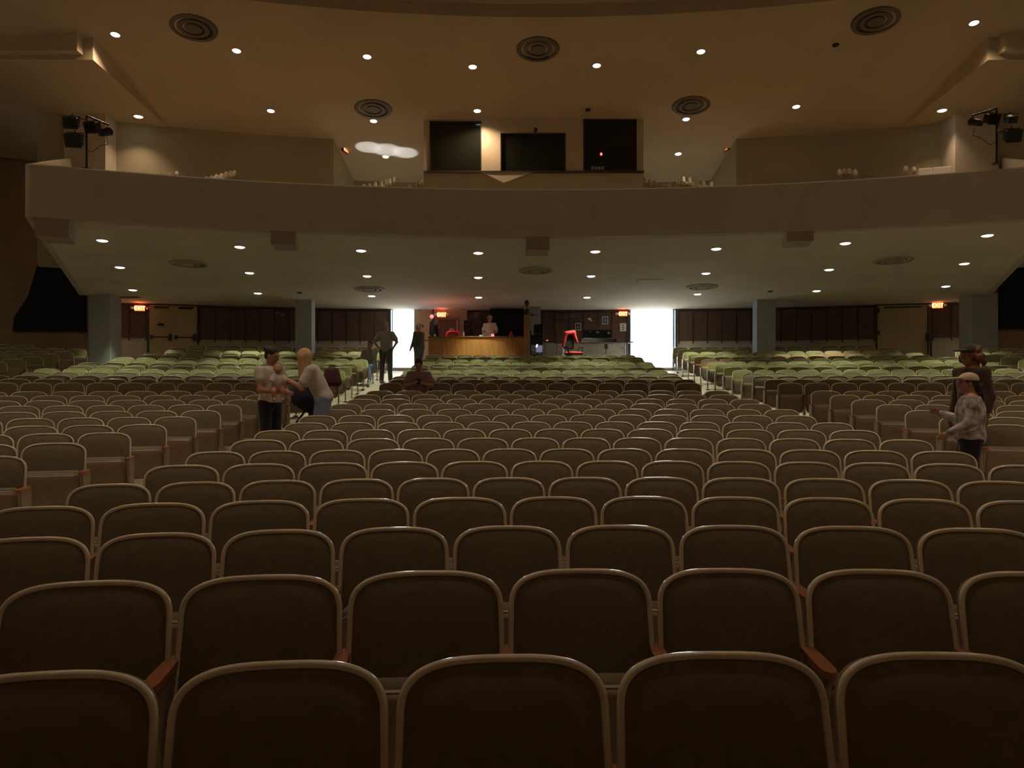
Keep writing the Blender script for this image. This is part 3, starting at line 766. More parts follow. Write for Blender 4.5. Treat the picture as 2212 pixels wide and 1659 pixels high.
class SDF:
    def __init__(s, k=.03): s.p = []; s.k = k; s.cuts = []
    def cone(s, a, b, ra, rb, k=None, op=1): s.p.append(('c', np.array(a, float), np.array(b, float), ra, rb, k or s.k, op)); return s
    def ell(s, c, r, R=None, k=None, op=1):
        s.p.append(('e', np.array(c, float), np.array(r, float), np.eye(3) if R is None else np.array(R, float), 0, k or s.k, op)); return s
    def cut(s, p, n): s.cuts.append((np.array(p, float), np.array(n, float)/np.linalg.norm(n))); return s   # keeps the side away from n
    def bounds(s, q):
        if q[0] == 'c':
            lo = np.minimum(q[1]-q[3], q[2]-q[4]); hi = np.maximum(q[1]+q[3], q[2]+q[4])
        else: m = q[2].max(); lo = q[1]-m; hi = q[1]+m
        return lo, hi
    def mesh(s, h):
        bs = [s.bounds(q) for q in s.p if q[6] > 0]; lo = np.min([b[0] for b in bs], 0)-3*h; hi = np.max([b[1] for b in bs], 0)+3*h
        n = np.ceil((hi-lo)/h).astype(int)+1; Fv = np.full(n, .2)
        ax = [lo[i]+h*np.arange(n[i]) for i in range(3)]
        for q in s.p:
            a, b = s.bounds(q); pad = q[5]+2.5*h
            i0 = np.maximum(((a-pad-lo)/h).astype(int), 0); i1 = np.minimum(((b+pad-lo)/h).astype(int)+2, n)
            if (i1 <= i0).any(): continue
            sl = tuple(slice(i0[i], i1[i]) for i in range(3))
            X = np.stack(np.meshgrid(*[ax[i][sl[i]] for i in range(3)], indexing='ij'), -1)
            if q[0] == 'c':
                d = q[2]-q[1]; L = max(d.dot(d), 1e-9); t = np.clip(((X-q[1])@d)/L, 0, 1)
                D = np.linalg.norm(X-q[1]-t[..., None]*d, axis=-1)-(q[3]+(q[4]-q[3])*t)
            else:
                Y = (X-q[1])@q[3]; k0 = np.linalg.norm(Y/q[2], axis=-1); k1 = np.linalg.norm(Y/q[2]**2, axis=-1)+1e-9; D = k0*(k0-1)/k1
            G = Fv[sl]; k = q[5]
            if q[6] > 0:
                e = np.clip(.5+.5*(G-D)/k, 0, 1); Fv[sl] = G*(1-e)+D*e-k*e*(1-e)
            else:
                e = np.clip(.5-.5*(G+D)/k, 0, 1); Fv[sl] = G*(1-e)-D*e+k*e*(1-e)
        if s.cuts:
            X = np.stack(np.meshgrid(*ax, indexing='ij'), -1)
            for p, nn in s.cuts: Fv = np.maximum(Fv, (X-p)@nn)
        Fv[0], Fv[-1], Fv[:, 0], Fv[:, -1], Fv[:, :, 0], Fv[:, :, -1] = .2, .2, .2, .2, .2, .2
        return surfnet(Fv, lo, h)
    def build(s, name, m, parent, h):
        V, Fc = s.mesh(h); me = bpy.data.meshes.new(name); me.from_pydata(np.asarray(V).tolist(), [], np.asarray(Fc).tolist())
        me.materials.append(m); me.polygons.foreach_set('use_smooth', [True]*len(Fc)); me.update()
        o = bpy.data.objects.new(name, me); C.objects.link(o); o.parent = parent; return o
def nrm(v): v = np.array(v, float); return v/max(1e-9, np.linalg.norm(v))
def frame(up, right):
    u = nrm(up); r = nrm(np.array(right)-u*np.dot(right, u)); f = np.cross(u, r)     # columns: right, back, up  (facing = -back)
    return np.stack([r, f, u], 1)
def rot(yaw, pitch=0, roll=0):
    return np.array((Matrix.Rotation(yaw, 3, 'Z') @ Matrix.Rotation(pitch, 3, 'X') @ Matrix.Rotation(roll, 3, 'Y')))
SK_A = mat('skin_light', (.56, .31, .22), .5, var=.05, scale=20); SK_B = mat('skin_tan', (.44, .22, .14), .5, var=.05, scale=20); SK_C = mat('skin_brown', (.27, .12, .06), .5, var=.05, scale=20)
M_eye = mat('eye_dark', (.02, .015, .012), .2); M_lip = mat('lip', (.30, .09, .08), .5); M_shoe = mat('shoe_leather', (.10, .09, .09), .5)
def cloth(n, c, v=.12, s=14): return mat(n, c, .9, var=v, scale=s, bump=.4, bscale=25, sheen=.2)
BASE = dict(pelvis=(0, 0, .97), waist=(0, 0, 1.10), chest=(0, 0, 1.29), neck=(0, .01, 1.46), head=(0, -.015, 1.63),
            shl=(-.175, 0, 1.42), shr=(.175, 0, 1.42), ell=(-.235, .03, 1.14), elr=(.235, .03, 1.14), wrl=(-.245, -.04, .89), wrr=(.245, -.04, .89),
            hil=(-.09, 0, .93), hir=(.09, 0, .93), knl=(-.10, -.02, .50), knr=(.10, -.02, .50), anl=(-.105, .02, .085), anr=(.105, .02, .085),
            tol=(-.12, -.15, .03), tor=(.12, -.15, .03))
def person(x, y, z, rz, label, pose={}, s=1.0, skin=None, h=.011, hyaw=0, hpitch=0, fat=1.0, top=None, sleeve='short', topcut=None, bottom=None, bottomtype='trousers', hair=None, hairtype='short', shoe=M_shoe, cap=None, extra=None, glasses=False):
    P = dict(BASE); P.update(pose); P = {k: np.array(v, float) for k, v in P.items()}
    root = empty('person', (x, y, z), rz, label, 'person'); root.scale = (s, s, s)
    up = P['neck']-P['pelvis']; R = frame(up, P['shr']-P['shl']); H = rot(hyaw, hpitch)
    def torso(S, o=0.0, low=True):
        S.ell(P['chest'], np.array((.160*fat+o, .108*fat+o, .185+o)), R, .06); S.ell((P['waist']), np.array((.138*fat+o, .102*fat+o, .14+o)), R, .08)
        S.cone(P['shl'], P['shr'], .058+o, .058+o, .07); S.cone(P['chest']*.5+P['neck']*.5, P['neck'], .085+o, .06+o, .05)
        if low: S.ell(P['pelvis'], np.array((.160*fat+o, .115*fat+o, .115+o)), frame(P['waist']-P['pelvis'], P['hir']-P['hil']), .06)
    def arm(S, sd, o=0.0, part='full'):
        a, b, c = P['sh'+sd], P['el'+sd], P['wr'+sd]
        if part == 'cap': S.cone(a, a*.62+b*.38, .058*fat+o, .052*fat+o+.006); return
        if part == 'short': S.cone(a, a*.35+b*.65, .054*fat+o, .052*fat+o+.012); return
        S.cone(a, b, .050*fat+o, .040*fat+o); S.cone(b, c, .040*fat+o, .026+o)
    def leg(S, sd, o=0.0, cut=1.0, flare=0.0):
        a, b, c = P['hi'+sd], P['kn'+sd], P['an'+sd]
        if cut < .5: S.cone(a, a*(1-cut*2)+b*cut*2, .088*fat+o, .07*fat+o+flare); return
        S.cone(a, b, .086*fat+o, .056+o); S.cone(b, c, .054+o, .036+o+flare)
    B = SDF(.025); torso(B)
    for sd in 'lr':
        arm(B, sd); leg(B, sd); B.cone(P['an'+sd]+(0, .03, -.03), P['to'+sd], .042, .030)
        a, b, c = P['sh'+sd], P['el'+sd], P['wr'+sd]; d = nrm(c-b); sgn = -1 if sd == 'l' else 1
        side = nrm(np.cross(d, (sgn, 0, .3))) if abs(d[0]) < .9 else nrm(np.cross(d, (0, 0, 1)))
        nrmv = nrm(np.cross(side, d)); inward = -nrmv*np.sign(np.dot(nrmv, (sgn, 0, 0))+1e-6)
        pc = c+d*.055; B.cone(c+d*.01, pc, .026, .030, .015); B.cone(pc-side*.018, pc+side*.022, .018, .016, .015)
        for q, (of, ln) in enumerate(((-.030, .062), (-.010, .075), (.010, .070), (.029, .055))):
            r0 = pc+d*.022+side*of; r1 = r0+d*ln*.55+inward*.008; r2 = r1+d*ln*.38+inward*.022
            B.cone(r0, r1, .0095, .0085, .006); B.cone(r1, r2, .0085, .0072, .006)
        t0 = c+d*.03-side*.022; t1 = t0-side*.022+d*.028+inward*.012; t2 = t1+d*.03-side*.002+inward*.012
        B.cone(t0, t1, .012, .010, .008); B.cone(t1, t2, .010, .008, .006)
    hc = P['head']; B.cone(P['neck']-R[:, 2]*.02, hc+H@(0, .02, -.06), .055, .050, .03)
    def hp(v): return hc+H@np.array(v, float)
    B.ell(hp((0, .012, .025)), (.076, .095, .092), H, .03); B.ell(hp((0, -.035, -.045)), (.055, .055, .070), H, .03)
    B.cone(hp((0, -.088, .020)), hp((0, -.108, -.022)), .010, .015, .012); B.ell(hp((0, -.078, .035)), (.055, .018, .014), H, .012)
    B.ell(hp((0, -.088, -.055)), (.024, .012, .008), H, .01); B.ell(hp((0, -.075, -.092)), (.024, .02, .016), H, .02)
    for e in (-1, 1):
        B.ell(hp((.076*e, .012, -.002)), (.010, .022, .032), H, .008); B.ell(hp((.031*e, -.092, .010)), (.017, .012, .012), H, .01, -1)
    body = B.build('body', skin or SK_A, root, h)
    for e in (-1, 1):
        m = MB(); m.ell(tuple(hp((.031*e, -.0815, .010))), (.011, .006, .006)); m.build('eye', M_eye, root, True)
    m = MB(); m.ell(tuple(hp((0, -.093, -.057))), (.022, .008, .005)); m.build('mouth', M_lip, root, True)
    if top is not None:
        S = SDF(.03); o = .016; torso(S, o)
        for sd in 'lr': arm(S, sd, o, {'short': 'short', 'cap': 'cap', 'long': 'full'}[sleeve])
        S.cut(P['neck']+R[:, 2]*.012, R[:, 2])
        S.cut(P['pelvis']-R[:, 2]*(topcut if topcut is not None else .02), -frame(P['waist']-P['pelvis'], P['hir']-P['hil'])[:, 2])
        if sleeve == 'long':
            for sd in 'lr': S.cone(P['el'+sd]*.1+P['wr'+sd]*.9, P['wr'+sd]*.98+P['el'+sd]*.02, .03, .034, .01)
        S.build('shirt', top, root, h)
    if bottom is not None:
        S = SDF(.03); S.ell(P['pelvis'], (.168*fat, .124*fat, .118), frame(P['waist']-P['pelvis'], P['hir']-P['hil']), .04)
        for sd in 'lr': leg(S, sd, .014, .36 if bottomtype == 'shorts' else 1.0, .03 if bottomtype == 'shorts' else .012)
        S.cut(P['pelvis']+R[:, 2]*.055, R[:, 2]); S.build({'shorts': 'shorts'}.get(bottomtype, 'trousers'), bottom, root, h)
    for sd in 'lr':
        S = SDF(.02); a = P['an'+sd]; t = P['to'+sd]; S.cone(a+(0, .035, -.035), t+(0, 0, .004), .048, .038); S.cone(a, a+(0, 0, -.02), .046, .05); S.cut((a+t)/2-(0, 0, 10), (0, 0, -1)) if False else None
        S.cut((0, 0, min(a[2]-.085, t[2]-.03)), (0, 0, -1)); S.build('shoe', shoe, root, h)
    if hair is not None:
        S = SDF(.02)
        if hairtype == 'short':
            S.ell(hp((0, .026, .040)), (.083, .098, .092), H); S.ell(hp((0, .06, -.02)), (.066, .055, .06), H)
            S.ell(hp((0, -.10, -.03)), (.07, .07, .085), H, .015, -1)
        elif hairtype == 'bun':
            S.ell(hp((0, .026, .040)), (.084, .100, .094), H); S.ell(hp((0, .06, -.02)), (.066, .055, .06), H); S.ell(hp((0, .12, .06)), (.05, .05, .05), H, .02)
            S.ell(hp((0, -.10, -.03)), (.07, .07, .085), H, .015, -1)
        elif hairtype == 'lowbun':
            S.ell(hp((0, .026, .030)), (.084, .098, .090), H); S.ell(hp((0, .12, -.06)), (.055, .055, .060), H, .03); S.ell(hp((0, -.10, -.03)), (.07, .07, .085), H, .015, -1)
        elif hairtype == 'long':
            S.ell(hp((0, .022, .040)), (.090, .108, .098), H)
            for e in (-1, 1): S.cone(hp((.07*e, -.03, .02)), hp((.075*e, -.04, .0))+(0, .0, -.24), .045, .04, .05); S.cone(hp((.05*e, .06, .0)), hp((.06*e, .04, .0))+(0, .0, -.26), .055, .05, .05)
            S.ell(hp((0, -.115, -.04)), (.055, .06, .085), H, .015, -1)
        elif hairtype == 'curly':
            rr = random.Random(5); S.ell(hp((0, .03, .01)), (.10, .11, .10), H)
            for q in range(34):
                a = rr.uniform(0, 6.28); zz = rr.uniform(-.24, .09); ra = .085+.045*(zz < 0); px_, py_ = ra*math.cos(a), .05+ra*math.sin(a)
                if py_ < -.02: continue
                S.ell(hp((px_, py_, zz)), (.035, .035, .04), H, .02)
            S.ell(hp((0, -.115, -.02)), (.06, .07, .085), H, .015, -1)
        S.build('hair', hair, root, h)
    if cap is not None:
        S = SDF(.012); S.ell(hp((0, .015, .050)), (.094, .112, .085), H); S.cut(hp((0, 0, .040)), -(H@np.array((0, .12, 1.0))))
        S.ell(hp((0, -.125, .072)), (.070, .085, .014), H, .012); S.build('cap', cap, root, h*.8)
    if glasses:
        m = MB(); 
        for e in (-1, 1):
            c_ = [tuple(hp((.031*e+.022*math.cos(q*math.pi/6), -.100, .010+.017*math.sin(q*math.pi/6)))) for q in range(12)]
            m.tube(c_, .003, 5, closed=True); m.tube([tuple(hp((.053*e, -.10, .012))), tuple(hp((.080*e, .0, .008)))], .0025, 5)
        m.build('glasses', M_dmetal, root)
    return root
def pxX(px, D): return (px-CX)/F*D
def fz(x, y): return zfl(rad(x, y))
c_white = cloth('white_cotton', (.62, .58, .50)); c_pale = cloth('pale_tee', (.62, .55, .50)); c_black = cloth('black_cotton', (.015, .015, .022)); c_denim = cloth('light_denim', (.22, .27, .45))
c_grey = cloth('grey_tee', (.36, .37, .34)); c_trou = cloth('dark_trousers', (.07, .065, .06)); c_jeans = cloth('blue_jeans', (.25, .42, .62)); c_coat = cloth('charcoal_coat', (.05, .05, .06))
h_dark = mat('dark_hair', (.025, .015, .012), .6, var=.3, scale=60); h_blond = mat('blond_hair', (.55, .36, .18), .6, var=.2, scale=60); h_grey = mat('grey_hair', (.45, .44, .42), .6, var=.2, scale=60)
h_brown = mat('brown_hair', (.16, .06, .025), .6, var=.3, scale=60); h_red = mat('auburn_hair', (.20, .09, .05), .6, var=.3, scale=60)
pat = mat('grey_patterned_cotton', (.46, .42, .42), .9, var=.75, scale=11)
R90 = math.pi/2
# woman with the baby, in the left aisle
D = 11.0; X = pxX(583, D); z = fz(X, D)
person(X, D, z, math.radians(62), 'woman with dark bun, pale top and black trousers holding a baby in the left aisle',
       dict(shl=(-.18, .0, 1.40), shr=(.18, 0, 1.40), ell=(-.24, -.06, 1.13), wrl=(-.03, -.28, 1.10), elr=(.25, -.05, 1.12), wrr=(.06, -.30, 1.02), head=(0, -.05, 1.62), neck=(0, -.01, 1.46)),
       s=1.0, skin=SK_B, h=.0105, hyaw=.2, hpitch=.35, fat=1.08, top=c_white, sleeve='cap', bottom=c_black, hair=h_dark, hairtype='bun')
# baby
def baby(x, y, z, rz):
    root = empty('baby', (x, y, z), rz, 'baby in a white outfit held upright by the woman in the pale top', 'baby')
    B = SDF(.015); B.ell((0, 0, .0), (.075, .065, .11)); B.ell((0, -.01, .175), (.062, .070, .070)); B.ell((0, -.055, .160), (.035, .03, .030)); B.cone((0, 0, .08), (0, 0, .13), .03, .03)
    B.cone((0, -.075, .168), (0, -.083, .160), .008, .009, .005)
    for s in (-1, 1):
        B.cone((.06*s, 0, .07), (.10*s, -.05, .01), .027, .023); B.cone((.10*s, -.05, .01), (.07*s, -.11, .0), .022, .018)
        B.ell((.062*s, -.125, .0), (.016, .02, .018))
        for q in range(4): B.cone((.062*s, -.135, .008-.006*q), (.058*s, -.150, .006-.006*q), .006, .005, .004)
        B.cone((.062*s, -.125, .012), (.050*s, -.135, .022), .006, .005, .004)
        B.cone((.045*s, -.01, -.08), (.065*s, -.07, -.14), .040, .034); B.cone((.065*s, -.07, -.14), (.055*s, -.05, -.24), .032, .024); B.cone((.055*s, -.05, -.245), (.055*s, -.09, -.26), .024, .018)
        B.ell((.062*s, -.01, .170), (.007, .012, .016), None, .004)
    B.build('body', SK_A, root, .007)
    S = SDF(.02); S.ell((0, 0, .0), (.085, .076, .118))
    for s in (-1, 1): S.cone((.06*s, 0, .07), (.085*s, -.03, .03), .034, .032)
    S.cut((0, 0, .10), (0, 0, 1)); S.build('romper', cloth('white_romper', (.68, .62, .58)), root, .007)
    S = SDF(.015); S.ell((0, .012, .195), (.064, .068, .062)); S.ell((0, -.07, .165), (.05, .05, .05), None, .01, -1); S.build('hair', h_brown, root, .007)
    for s in (-1, 1): m = MB(); m.ell((.020*s, -.0765, .180), (.006, .003, .004)); m.build('eye', M_eye, root, True)
    return root
f_ = math.radians(62); bxx = X+.30*math.sin(f_)-.02; byy = D-.22*math.cos(f_)-.10
baby(bxx-.06, byy-.02, z+1.26, math.radians(20))
# fair-haired woman bending towards the baby
D = 11.45; X = pxX(697, D); z = fz(X, D)
person(X, D, z, math.radians(-80), 'fair-haired woman in pale T-shirt and light blue shorts bending towards the baby',
       dict(pelvis=(0, .02, .97), waist=(0, -.04, 1.10), chest=(0, -.12, 1.27), neck=(0, -.19, 1.42), head=(0, -.26, 1.555), shl=(-.175, -.16, 1.37), shr=(.175, -.16, 1.37),
            ell=(-.22, -.30, 1.12), elr=(.20, -.28, 1.12), wrl=(-.08, -.50, 1.22), wrr=(.10, -.50, 1.24), knl=(-.10, -.02, .50), anl=(-.10, .10, .085), tol=(-.1, -.07, .03)),
       s=1.02, skin=SK_A, h=.0105, hyaw=0, hpitch=.5, fat=1.1, top=c_pale, sleeve='short', topcut=.06, bottom=c_denim, bottomtype='shorts', hair=h_blond, hairtype='long', shoe=cloth('white_shoe', (.5, .5, .48)))
# maroon bag hung on the aisle seat behind her
D = 12.3; X = pxX(717, D); S = SDF(.05); S.cone((-.07, 0, .1), (-.05, 0, .26), .09, .07); S.cone((.07, 0, .1), (.05, 0, .26), .09, .07)
o = S.build('shoulder_bag', cloth('maroon_cloth', (.12, .04, .05)), None, .015); o.location = (X, D, CZ+(CY-838)/F*D); tag(o, 'dark maroon bag behind the fair-haired woman at the aisle seats', 'bag')
m = MB(); m.tube([(-.05, 0, .30), (-.035, 0, .345), (.035, 0, .345), (.05, 0, .30)], .01, 6); m.build('strap', M_dmetal, o)
# stroller between the two women
D = 12.0; X = pxX(640, D); z = fz(X, D)
e = empty('stroller', (X, D, z), math.radians(-75), 'black folding stroller standing between the two women', 'stroller'); e.scale = (1, 1, 1.12)
m = MB()
for s in (-1, 1):
    m.tube([(.20*s, .38, 1.02), (.20*s, .25, .80), (.20*s, -.30, .12)], .013, 6); m.tube([(.20*s, -.10, .45), (.20*s, .30, .12)], .012, 6)
m.tube([(-.20, .38, 1.02), (.20, .38, 1.02)], .014, 6); m.tube([(-.2, .2, .22), (.2, .2, .22)], .01, 6); m.tube([(-.2, -.25, .18), (.2, -.25, .18)], .01, 6); m.build('frame', M_dmetal, e)
for s in (-1, 1):
    for yy in (-.32, .32):
        w_ = MB(); w_.tube([(.2*s+.0, yy+.075*math.cos(a*math.pi/8), .09+.075*math.sin(a*math.pi/8)) for a in range(16)], .016, 6, closed=True); w_.tube([(.2*s-.02, yy, .09), (.2*s+.02, yy, .09)], .02, 8)
        for a in range(5): w_.tube([(.2*s, yy, .09), (.2*s, yy+.07*math.cos(a*1.257), .09+.07*math.sin(a*1.257))], .005, 4)
        w_.build('wheel', M_plastic, e)
S = SDF(.03); S.ell((0, .12, .80), (.24, .30, .27)); S.ell((0, .02, .66), (.20, .30, .30), None, .02, -1); S.cut((0, .30, 0), (0, 1, 0)); S.cut((0, 0, .66), (0, -.5, -1)); S.build('canopy', cloth('stroller_cloth', (.012, .014, .03)), e, .015)
m = MB(); m.box(-.18, .18, -.20, .12, .42, .48, bev=.02); m.box(-.18, .18, .06, .14, .44, .85, Matrix.Rotation(-.2, 4, 'X'), bev=.02); m.build('seat', cloth('stroller_seat', (.02, .02, .035)), e)
m = MB(); m.box(-.17, .17, -.18, .24, .16, .34, bev=.04); m.build('basket', cloth('grey_bag_cloth', (.16, .14, .12)), e)
# man standing in the left aisle, hand on hip, back to the camera
D = 24.5; X = pxX(834, D); z = fz(X, D)
person(X, D, z, math.radians(168), 'man in grey T-shirt and dark trousers standing with hand on hip before the open door',
       dict(ell=(-.36, .10, 1.17), wrl=(-.22, .02, .99), elr=(.33, .06, 1.17), wrr=(.20, -.02, .98), anl=(-.14, .02, .085), tol=(-.18, -.13, .03), anr=(.13, .02, .085), knr=(.12, -.02, .5)),
       s=1.12, skin=SK_A, h=.014, fat=1.08, hyaw=.25, top=c_grey, sleeve='short', topcut=.09, bottom=c_trou, hair=h_grey, shoe=cloth('pale_sneaker', (.5, .42, .38)))
# man in silhouette by the closed leaf
D = 26.6; X = pxX(905, D); z = fz(X, D)
person(X, D, z, math.radians(-120), 'man in a dark coat seen against the daylight by the closed door leaf',
       dict(ell=(-.26, -.05, 1.15), wrl=(-.20, -.25, 1.02), elr=(.27, .0, 1.14), wrr=(.28, -.12, .92)), s=1.04, skin=SK_B, h=.014, fat=1.35, top=c_coat, sleeve='long', topcut=.16, bottom=c_trou, hair=h_grey)
# boy on the aisle seat
SIT = dict(pelvis=(0, 0, .53), waist=(0, .01, .66), chest=(0, .0, .85), neck=(0, .01, 1.02), head=(0, -.03, 1.18), shl=(-.17, 0, .98), shr=(.17, 0, .98), hil=(-.09, -.02, .50), hir=(.09, -.02, .50),
           knl=(-.11, -.42, .50), knr=(.11, -.42, .50), anl=(-.11, -.40, .09), anr=(.11, -.40, .09), tol=(-.12, -.56, .03), tor=(.12, -.56, .03))
n = 26; D = DROW[25]-.42; X = pxX(799, D)
p_ = dict(SIT); p_.update(ell=(-.22, -.10, .74), wrl=(-.10, -.30, .66), elr=(.20, -.26, .74), wrr=(.06, -.16, 1.02), head=(.02, -.07, 1.17))
person(X, D, fz(X, D), -.12, 'boy in a pale T-shirt and blue jeans sitting on an aisle seat, chin on hand', p_, s=1.03, skin=SK_B, h=.013, hyaw=-.1, top=c_grey, bottom=c_jeans, hair=h_dark, shoe=cloth('grey_sneaker', (.4, .4, .4)))
# woman seated in the centre block looking down at her phone
n = 17; D = DROW[16]-.40; X = pxX(905, D)
p_ = dict(SIT); p_.update(ell=(-.26, -.12, .74), wrl=(-.06, -.30, .80), elr=(.26, -.12, .74), wrr=(.08, -.31, .80), neck=(0, .0, 1.03), head=(0, -.06, 1.17), chest=(0, -.01, .85))
wz = fz(X, D)
person(X, D, wz, .05, 'person with dark tied-back hair in a mauve top sitting in the centre block, looking down', p_, s=1.05, skin=SK_B, h=.011, hyaw=.15, hpitch=.45, fat=1.15, top=cloth('mauve_tee', (.28, .17, .18)), sleeve='short', bottom=c_trou, hair=h_dark, hairtype='bun')
m = MB(); m.box(-.04, .04, -.005, .005, -.075, .075, bev=.004); o = m.build('phone', M_plastic); o.location = (X+.04, D-.40, wz+.87); o.rotation_euler = (-.7, 0, 0); tag(o, 'dark phone in the hands of the person seated in the centre block', 'phone')
# right aisle: person in the pale cap, and the one in the dark cap behind
D = 7.9; X = pxX(2096, D); z = fz(X, D)
person(X, D, z, math.radians(-118), 'person in a pale cap and grey patterned long-sleeved top standing in the right aisle',
       dict(ell=(-.30, -.05, 1.14), wrl=(-.26, -.30, 1.23), elr=(.24, .0, 1.14), wrr=(.20, -.22, 1.02), chest=(0, 0, 1.27), head=(0, -.03, 1.60), neck=(0, .01, 1.44)),
       s=.865, skin=SK_B, h=.009, hyaw=.25, hpitch=.05, fat=1.35, top=pat, sleeve='long', topcut=.13, bottom=cloth('navy_trousers', (.015, .015, .03)), hair=h_dark, hairtype='lowbun', cap=cloth('cream_cap', (.62, .50, .34), .05))
D = 9.3; X = pxX(2098, D); z = fz(X, D)
person(X, D, z, math.radians(-75), 'person with long curly brown hair and a dark peaked cap behind the pale cap', dict(head=(0, -.03, 1.62)), s=1.02, skin=SK_C, h=.010, hyaw=.0, hpitch=.1,
       top=cloth('brown_top', (.06, .035, .025)), sleeve='long', bottom=c_black, hair=h_brown, hairtype='curly', cap=cloth('dark_cap', (.03, .03, .02)))
# man behind the sound desk
D = 28.15; X = pxX(1058, D); zb_ = fz(X, D)
person(X, D, CZ+(CY-681)/F*D-1.76, math.radians(-22), 'white-haired man with glasses in a white shirt standing behind the wooden desk',
       dict(elr=(.27, .02, 1.15), wrr=(.18, -.22, 1.02), ell=(-.26, -.02, 1.15), wrl=(-.16, -.24, 1.02)), s=1.0, skin=SK_A, h=.012, hyaw=-.15, top=cloth('white_shirt', (.80, .76, .70)), sleeve='short', bottom=c_trou, hair=h_grey, glasses=True)
# ------------------------------------------------------------------ sound desk at the back of the centre block
DS = 27.0
def sx(px, D=DS): return (px-CX)/F*D
def sz(py, D=DS): return CZ+(CY-py)/F*D
zf_ = fz(sx(1030), DS)-.06
zpl = CZ+(CY-681)/F*28.15-1.76
m = MB(); m.box(sx(931), sx(1128), DS+.55, DS+1.9, zf_, zpl-.002); tag(m.build('desk_platform', M_floor), 'raised platform hidden behind the wooden desk', 'platform')
e = empty('sound_desk', (sx(1030), DS, zf_), 0, 'long wooden sound desk with lit front panels behind the centre seats', 'desk')
def rel(x): return x-sx(1030)
m = MB(); xs = [925, 958, 1012, 1085, 1140]
for a, b in zip(xs[:-1], xs[1:]):
    m.box(rel(sx(a))+.004, rel(sx(b))-.004, 0, .03, 0, sz(729)-zf_)
m.build('front_panel', M_booth_wood, e)
m = MB(); m.box(rel(sx(924)), rel(sx(1142)), -.04, .50, sz(729)-zf_, sz(726.5)-zf_, bev=.008); m.build('desk_top', mat('dark_oak', (.16, .07, .03), .4, var=.2, scale=5), e)
for a in (925, 1138): m = MB(); m.box(rel(sx(a)), rel(sx(a))+.05, .03, .5, 0, sz(729)-zf_); m.build('side_panel', M_booth_wood, e)
# post with two orange-lit lamps beside the desk
m = MB(); m.box(-.085, .085, -.05, .05, 0, sz(681)-zf_, bev=.005)
o = m.build('wooden_post', M_booth_wood); o.location = (sx(1137), DS-.09, zf_); tag(o, 'wooden post at the end of the sound desk carrying two lamps', 'post')
for py, l in ((655, 'upper orange-lit lamp on top of the wooden post'), (673.5, 'lower orange-lit lamp on the wooden post')):
    e2 = empty('stage_lamp', (sx(1138), DS-.1, sz(py)), 0, l, 'lamp', 'lamps on the wooden post')
    m = MB(); m.lathe([(.0001, .14), (.05, .13), (.085, .07), (.085, -.10), (.075, -.11), (.07, -.10)], 16, Matrix.Rotation(math.radians(90), 4, 'X') @ Matrix.Identity(4)); m.build('lamp_housing', M_dmetal, e2, True)
    m = MB(); m.ell((0, -.005+.09*0-.09, -.03), (.035, .02, .035)); m.build('lens', M_orange, e2, True)
    m = MB(); m.box(-.02, .02, 0, .05, -.14, .10); m.build('yoke', M_dmetal, e2)
m = MB(); m.tube([(0, 0, 0), (.1, -.02, -.05), (.22, -.03, -.03), (.30, -.03, -.07)], .012, 6); m.ell((.13, -.03, -.05), (.045, .04, .045)); o = m.build('desk_microphone_arm', M_dmetal); o.location = (sx(1142), DS-.1, sz(678)); tag(o, 'thin bent arm sticking out beside the wooden post', 'arm')
# objects on the desk
zt = sz(726.5)
def on_desk(name, mb, m, px, label, cat, dy=.2, smooth=False):
    o = mb.build(name, m, None, smooth); o.location = (sx(px), DS+dy, zt); return tag(o, label, cat)
m = MB(); m.tube([(-.24, 0, .0), (-.22, 0, .12), (-.14, 0, .17), (.10, 0, .17), (.19, 0, .12), (.22, 0, .0)], .05, 8); on_desk('red_jacket', m, M_red, 979, 'red cloth bundle lying on the left part of the desk', 'cloth', .25, True)
m = MB(); m.box(-.11, .11, -.01, .01, 0, .15, Matrix.Rotation(-.2, 4, 'X')); m.box(-.11, .11, -.18, -.01, 0, .012); on_desk('laptop', m, mat('navy_plastic', (.02, .025, .07), .4), 1049, 'dark blue laptop in front of the white-haired man', 'laptop', .15)
m = MB(); m.lathe([(.0001, 0), (.05, 0), (.05, .06), (.03, .08), (.0001, .085)], 14); on_desk('red_lantern', m, M_redled, 1064, 'small red lamp glowing on the desk in front of the man', 'lamp', .05, True)
m = MB(); m.lathe([(.0001, 0), (.06, 0), (.06, .05), (.05, .06), (.0001, .065)], 14); m.box(.05, .09, -.01, .01, .015, .045); on_desk('white_mug', m, M_white, 1038, 'white mug on the desk left of the laptop', 'mug', .15, True)
m = MB(); m.lathe([(.0001, 0), (.035, 0), (.035, .12), (.02, .15), (.02, .19), (.0001, .19)], 12); on_desk('white_bottle', m, M_white, 1001, 'small white bottle on the desk right of the red bundle', 'bottle', .15, True)
m = MB(); m.lathe([(.0001, 0), (.03, 0), (.03, .09), (.0001, .09)], 12); on_desk('white_cup', m, M_white, 938, 'small white cup at the left end of the desk', 'cup', .15, True)
m = MB(); m.lathe([(.0001, .22), (.02, .20), (.08, .03), (.10, 0), (.0001, 0)], 12); on_desk('red_cone', m, mat('dim_red_plastic', (.35, .03, .03), .5), 1104, 'dim red cone at the right part of the desk', 'cone', .2, True)
m = MB(); m.box(-.10, .10, -.04, .04, 0, .42, bev=.02); m.tube([(.0, 0, .4), (.03, -.03, .5)], .02, 6); on_desk('speaker', m, M_plastic, 941, 'small dark speaker standing at the left end of the desk', 'speaker', .3)
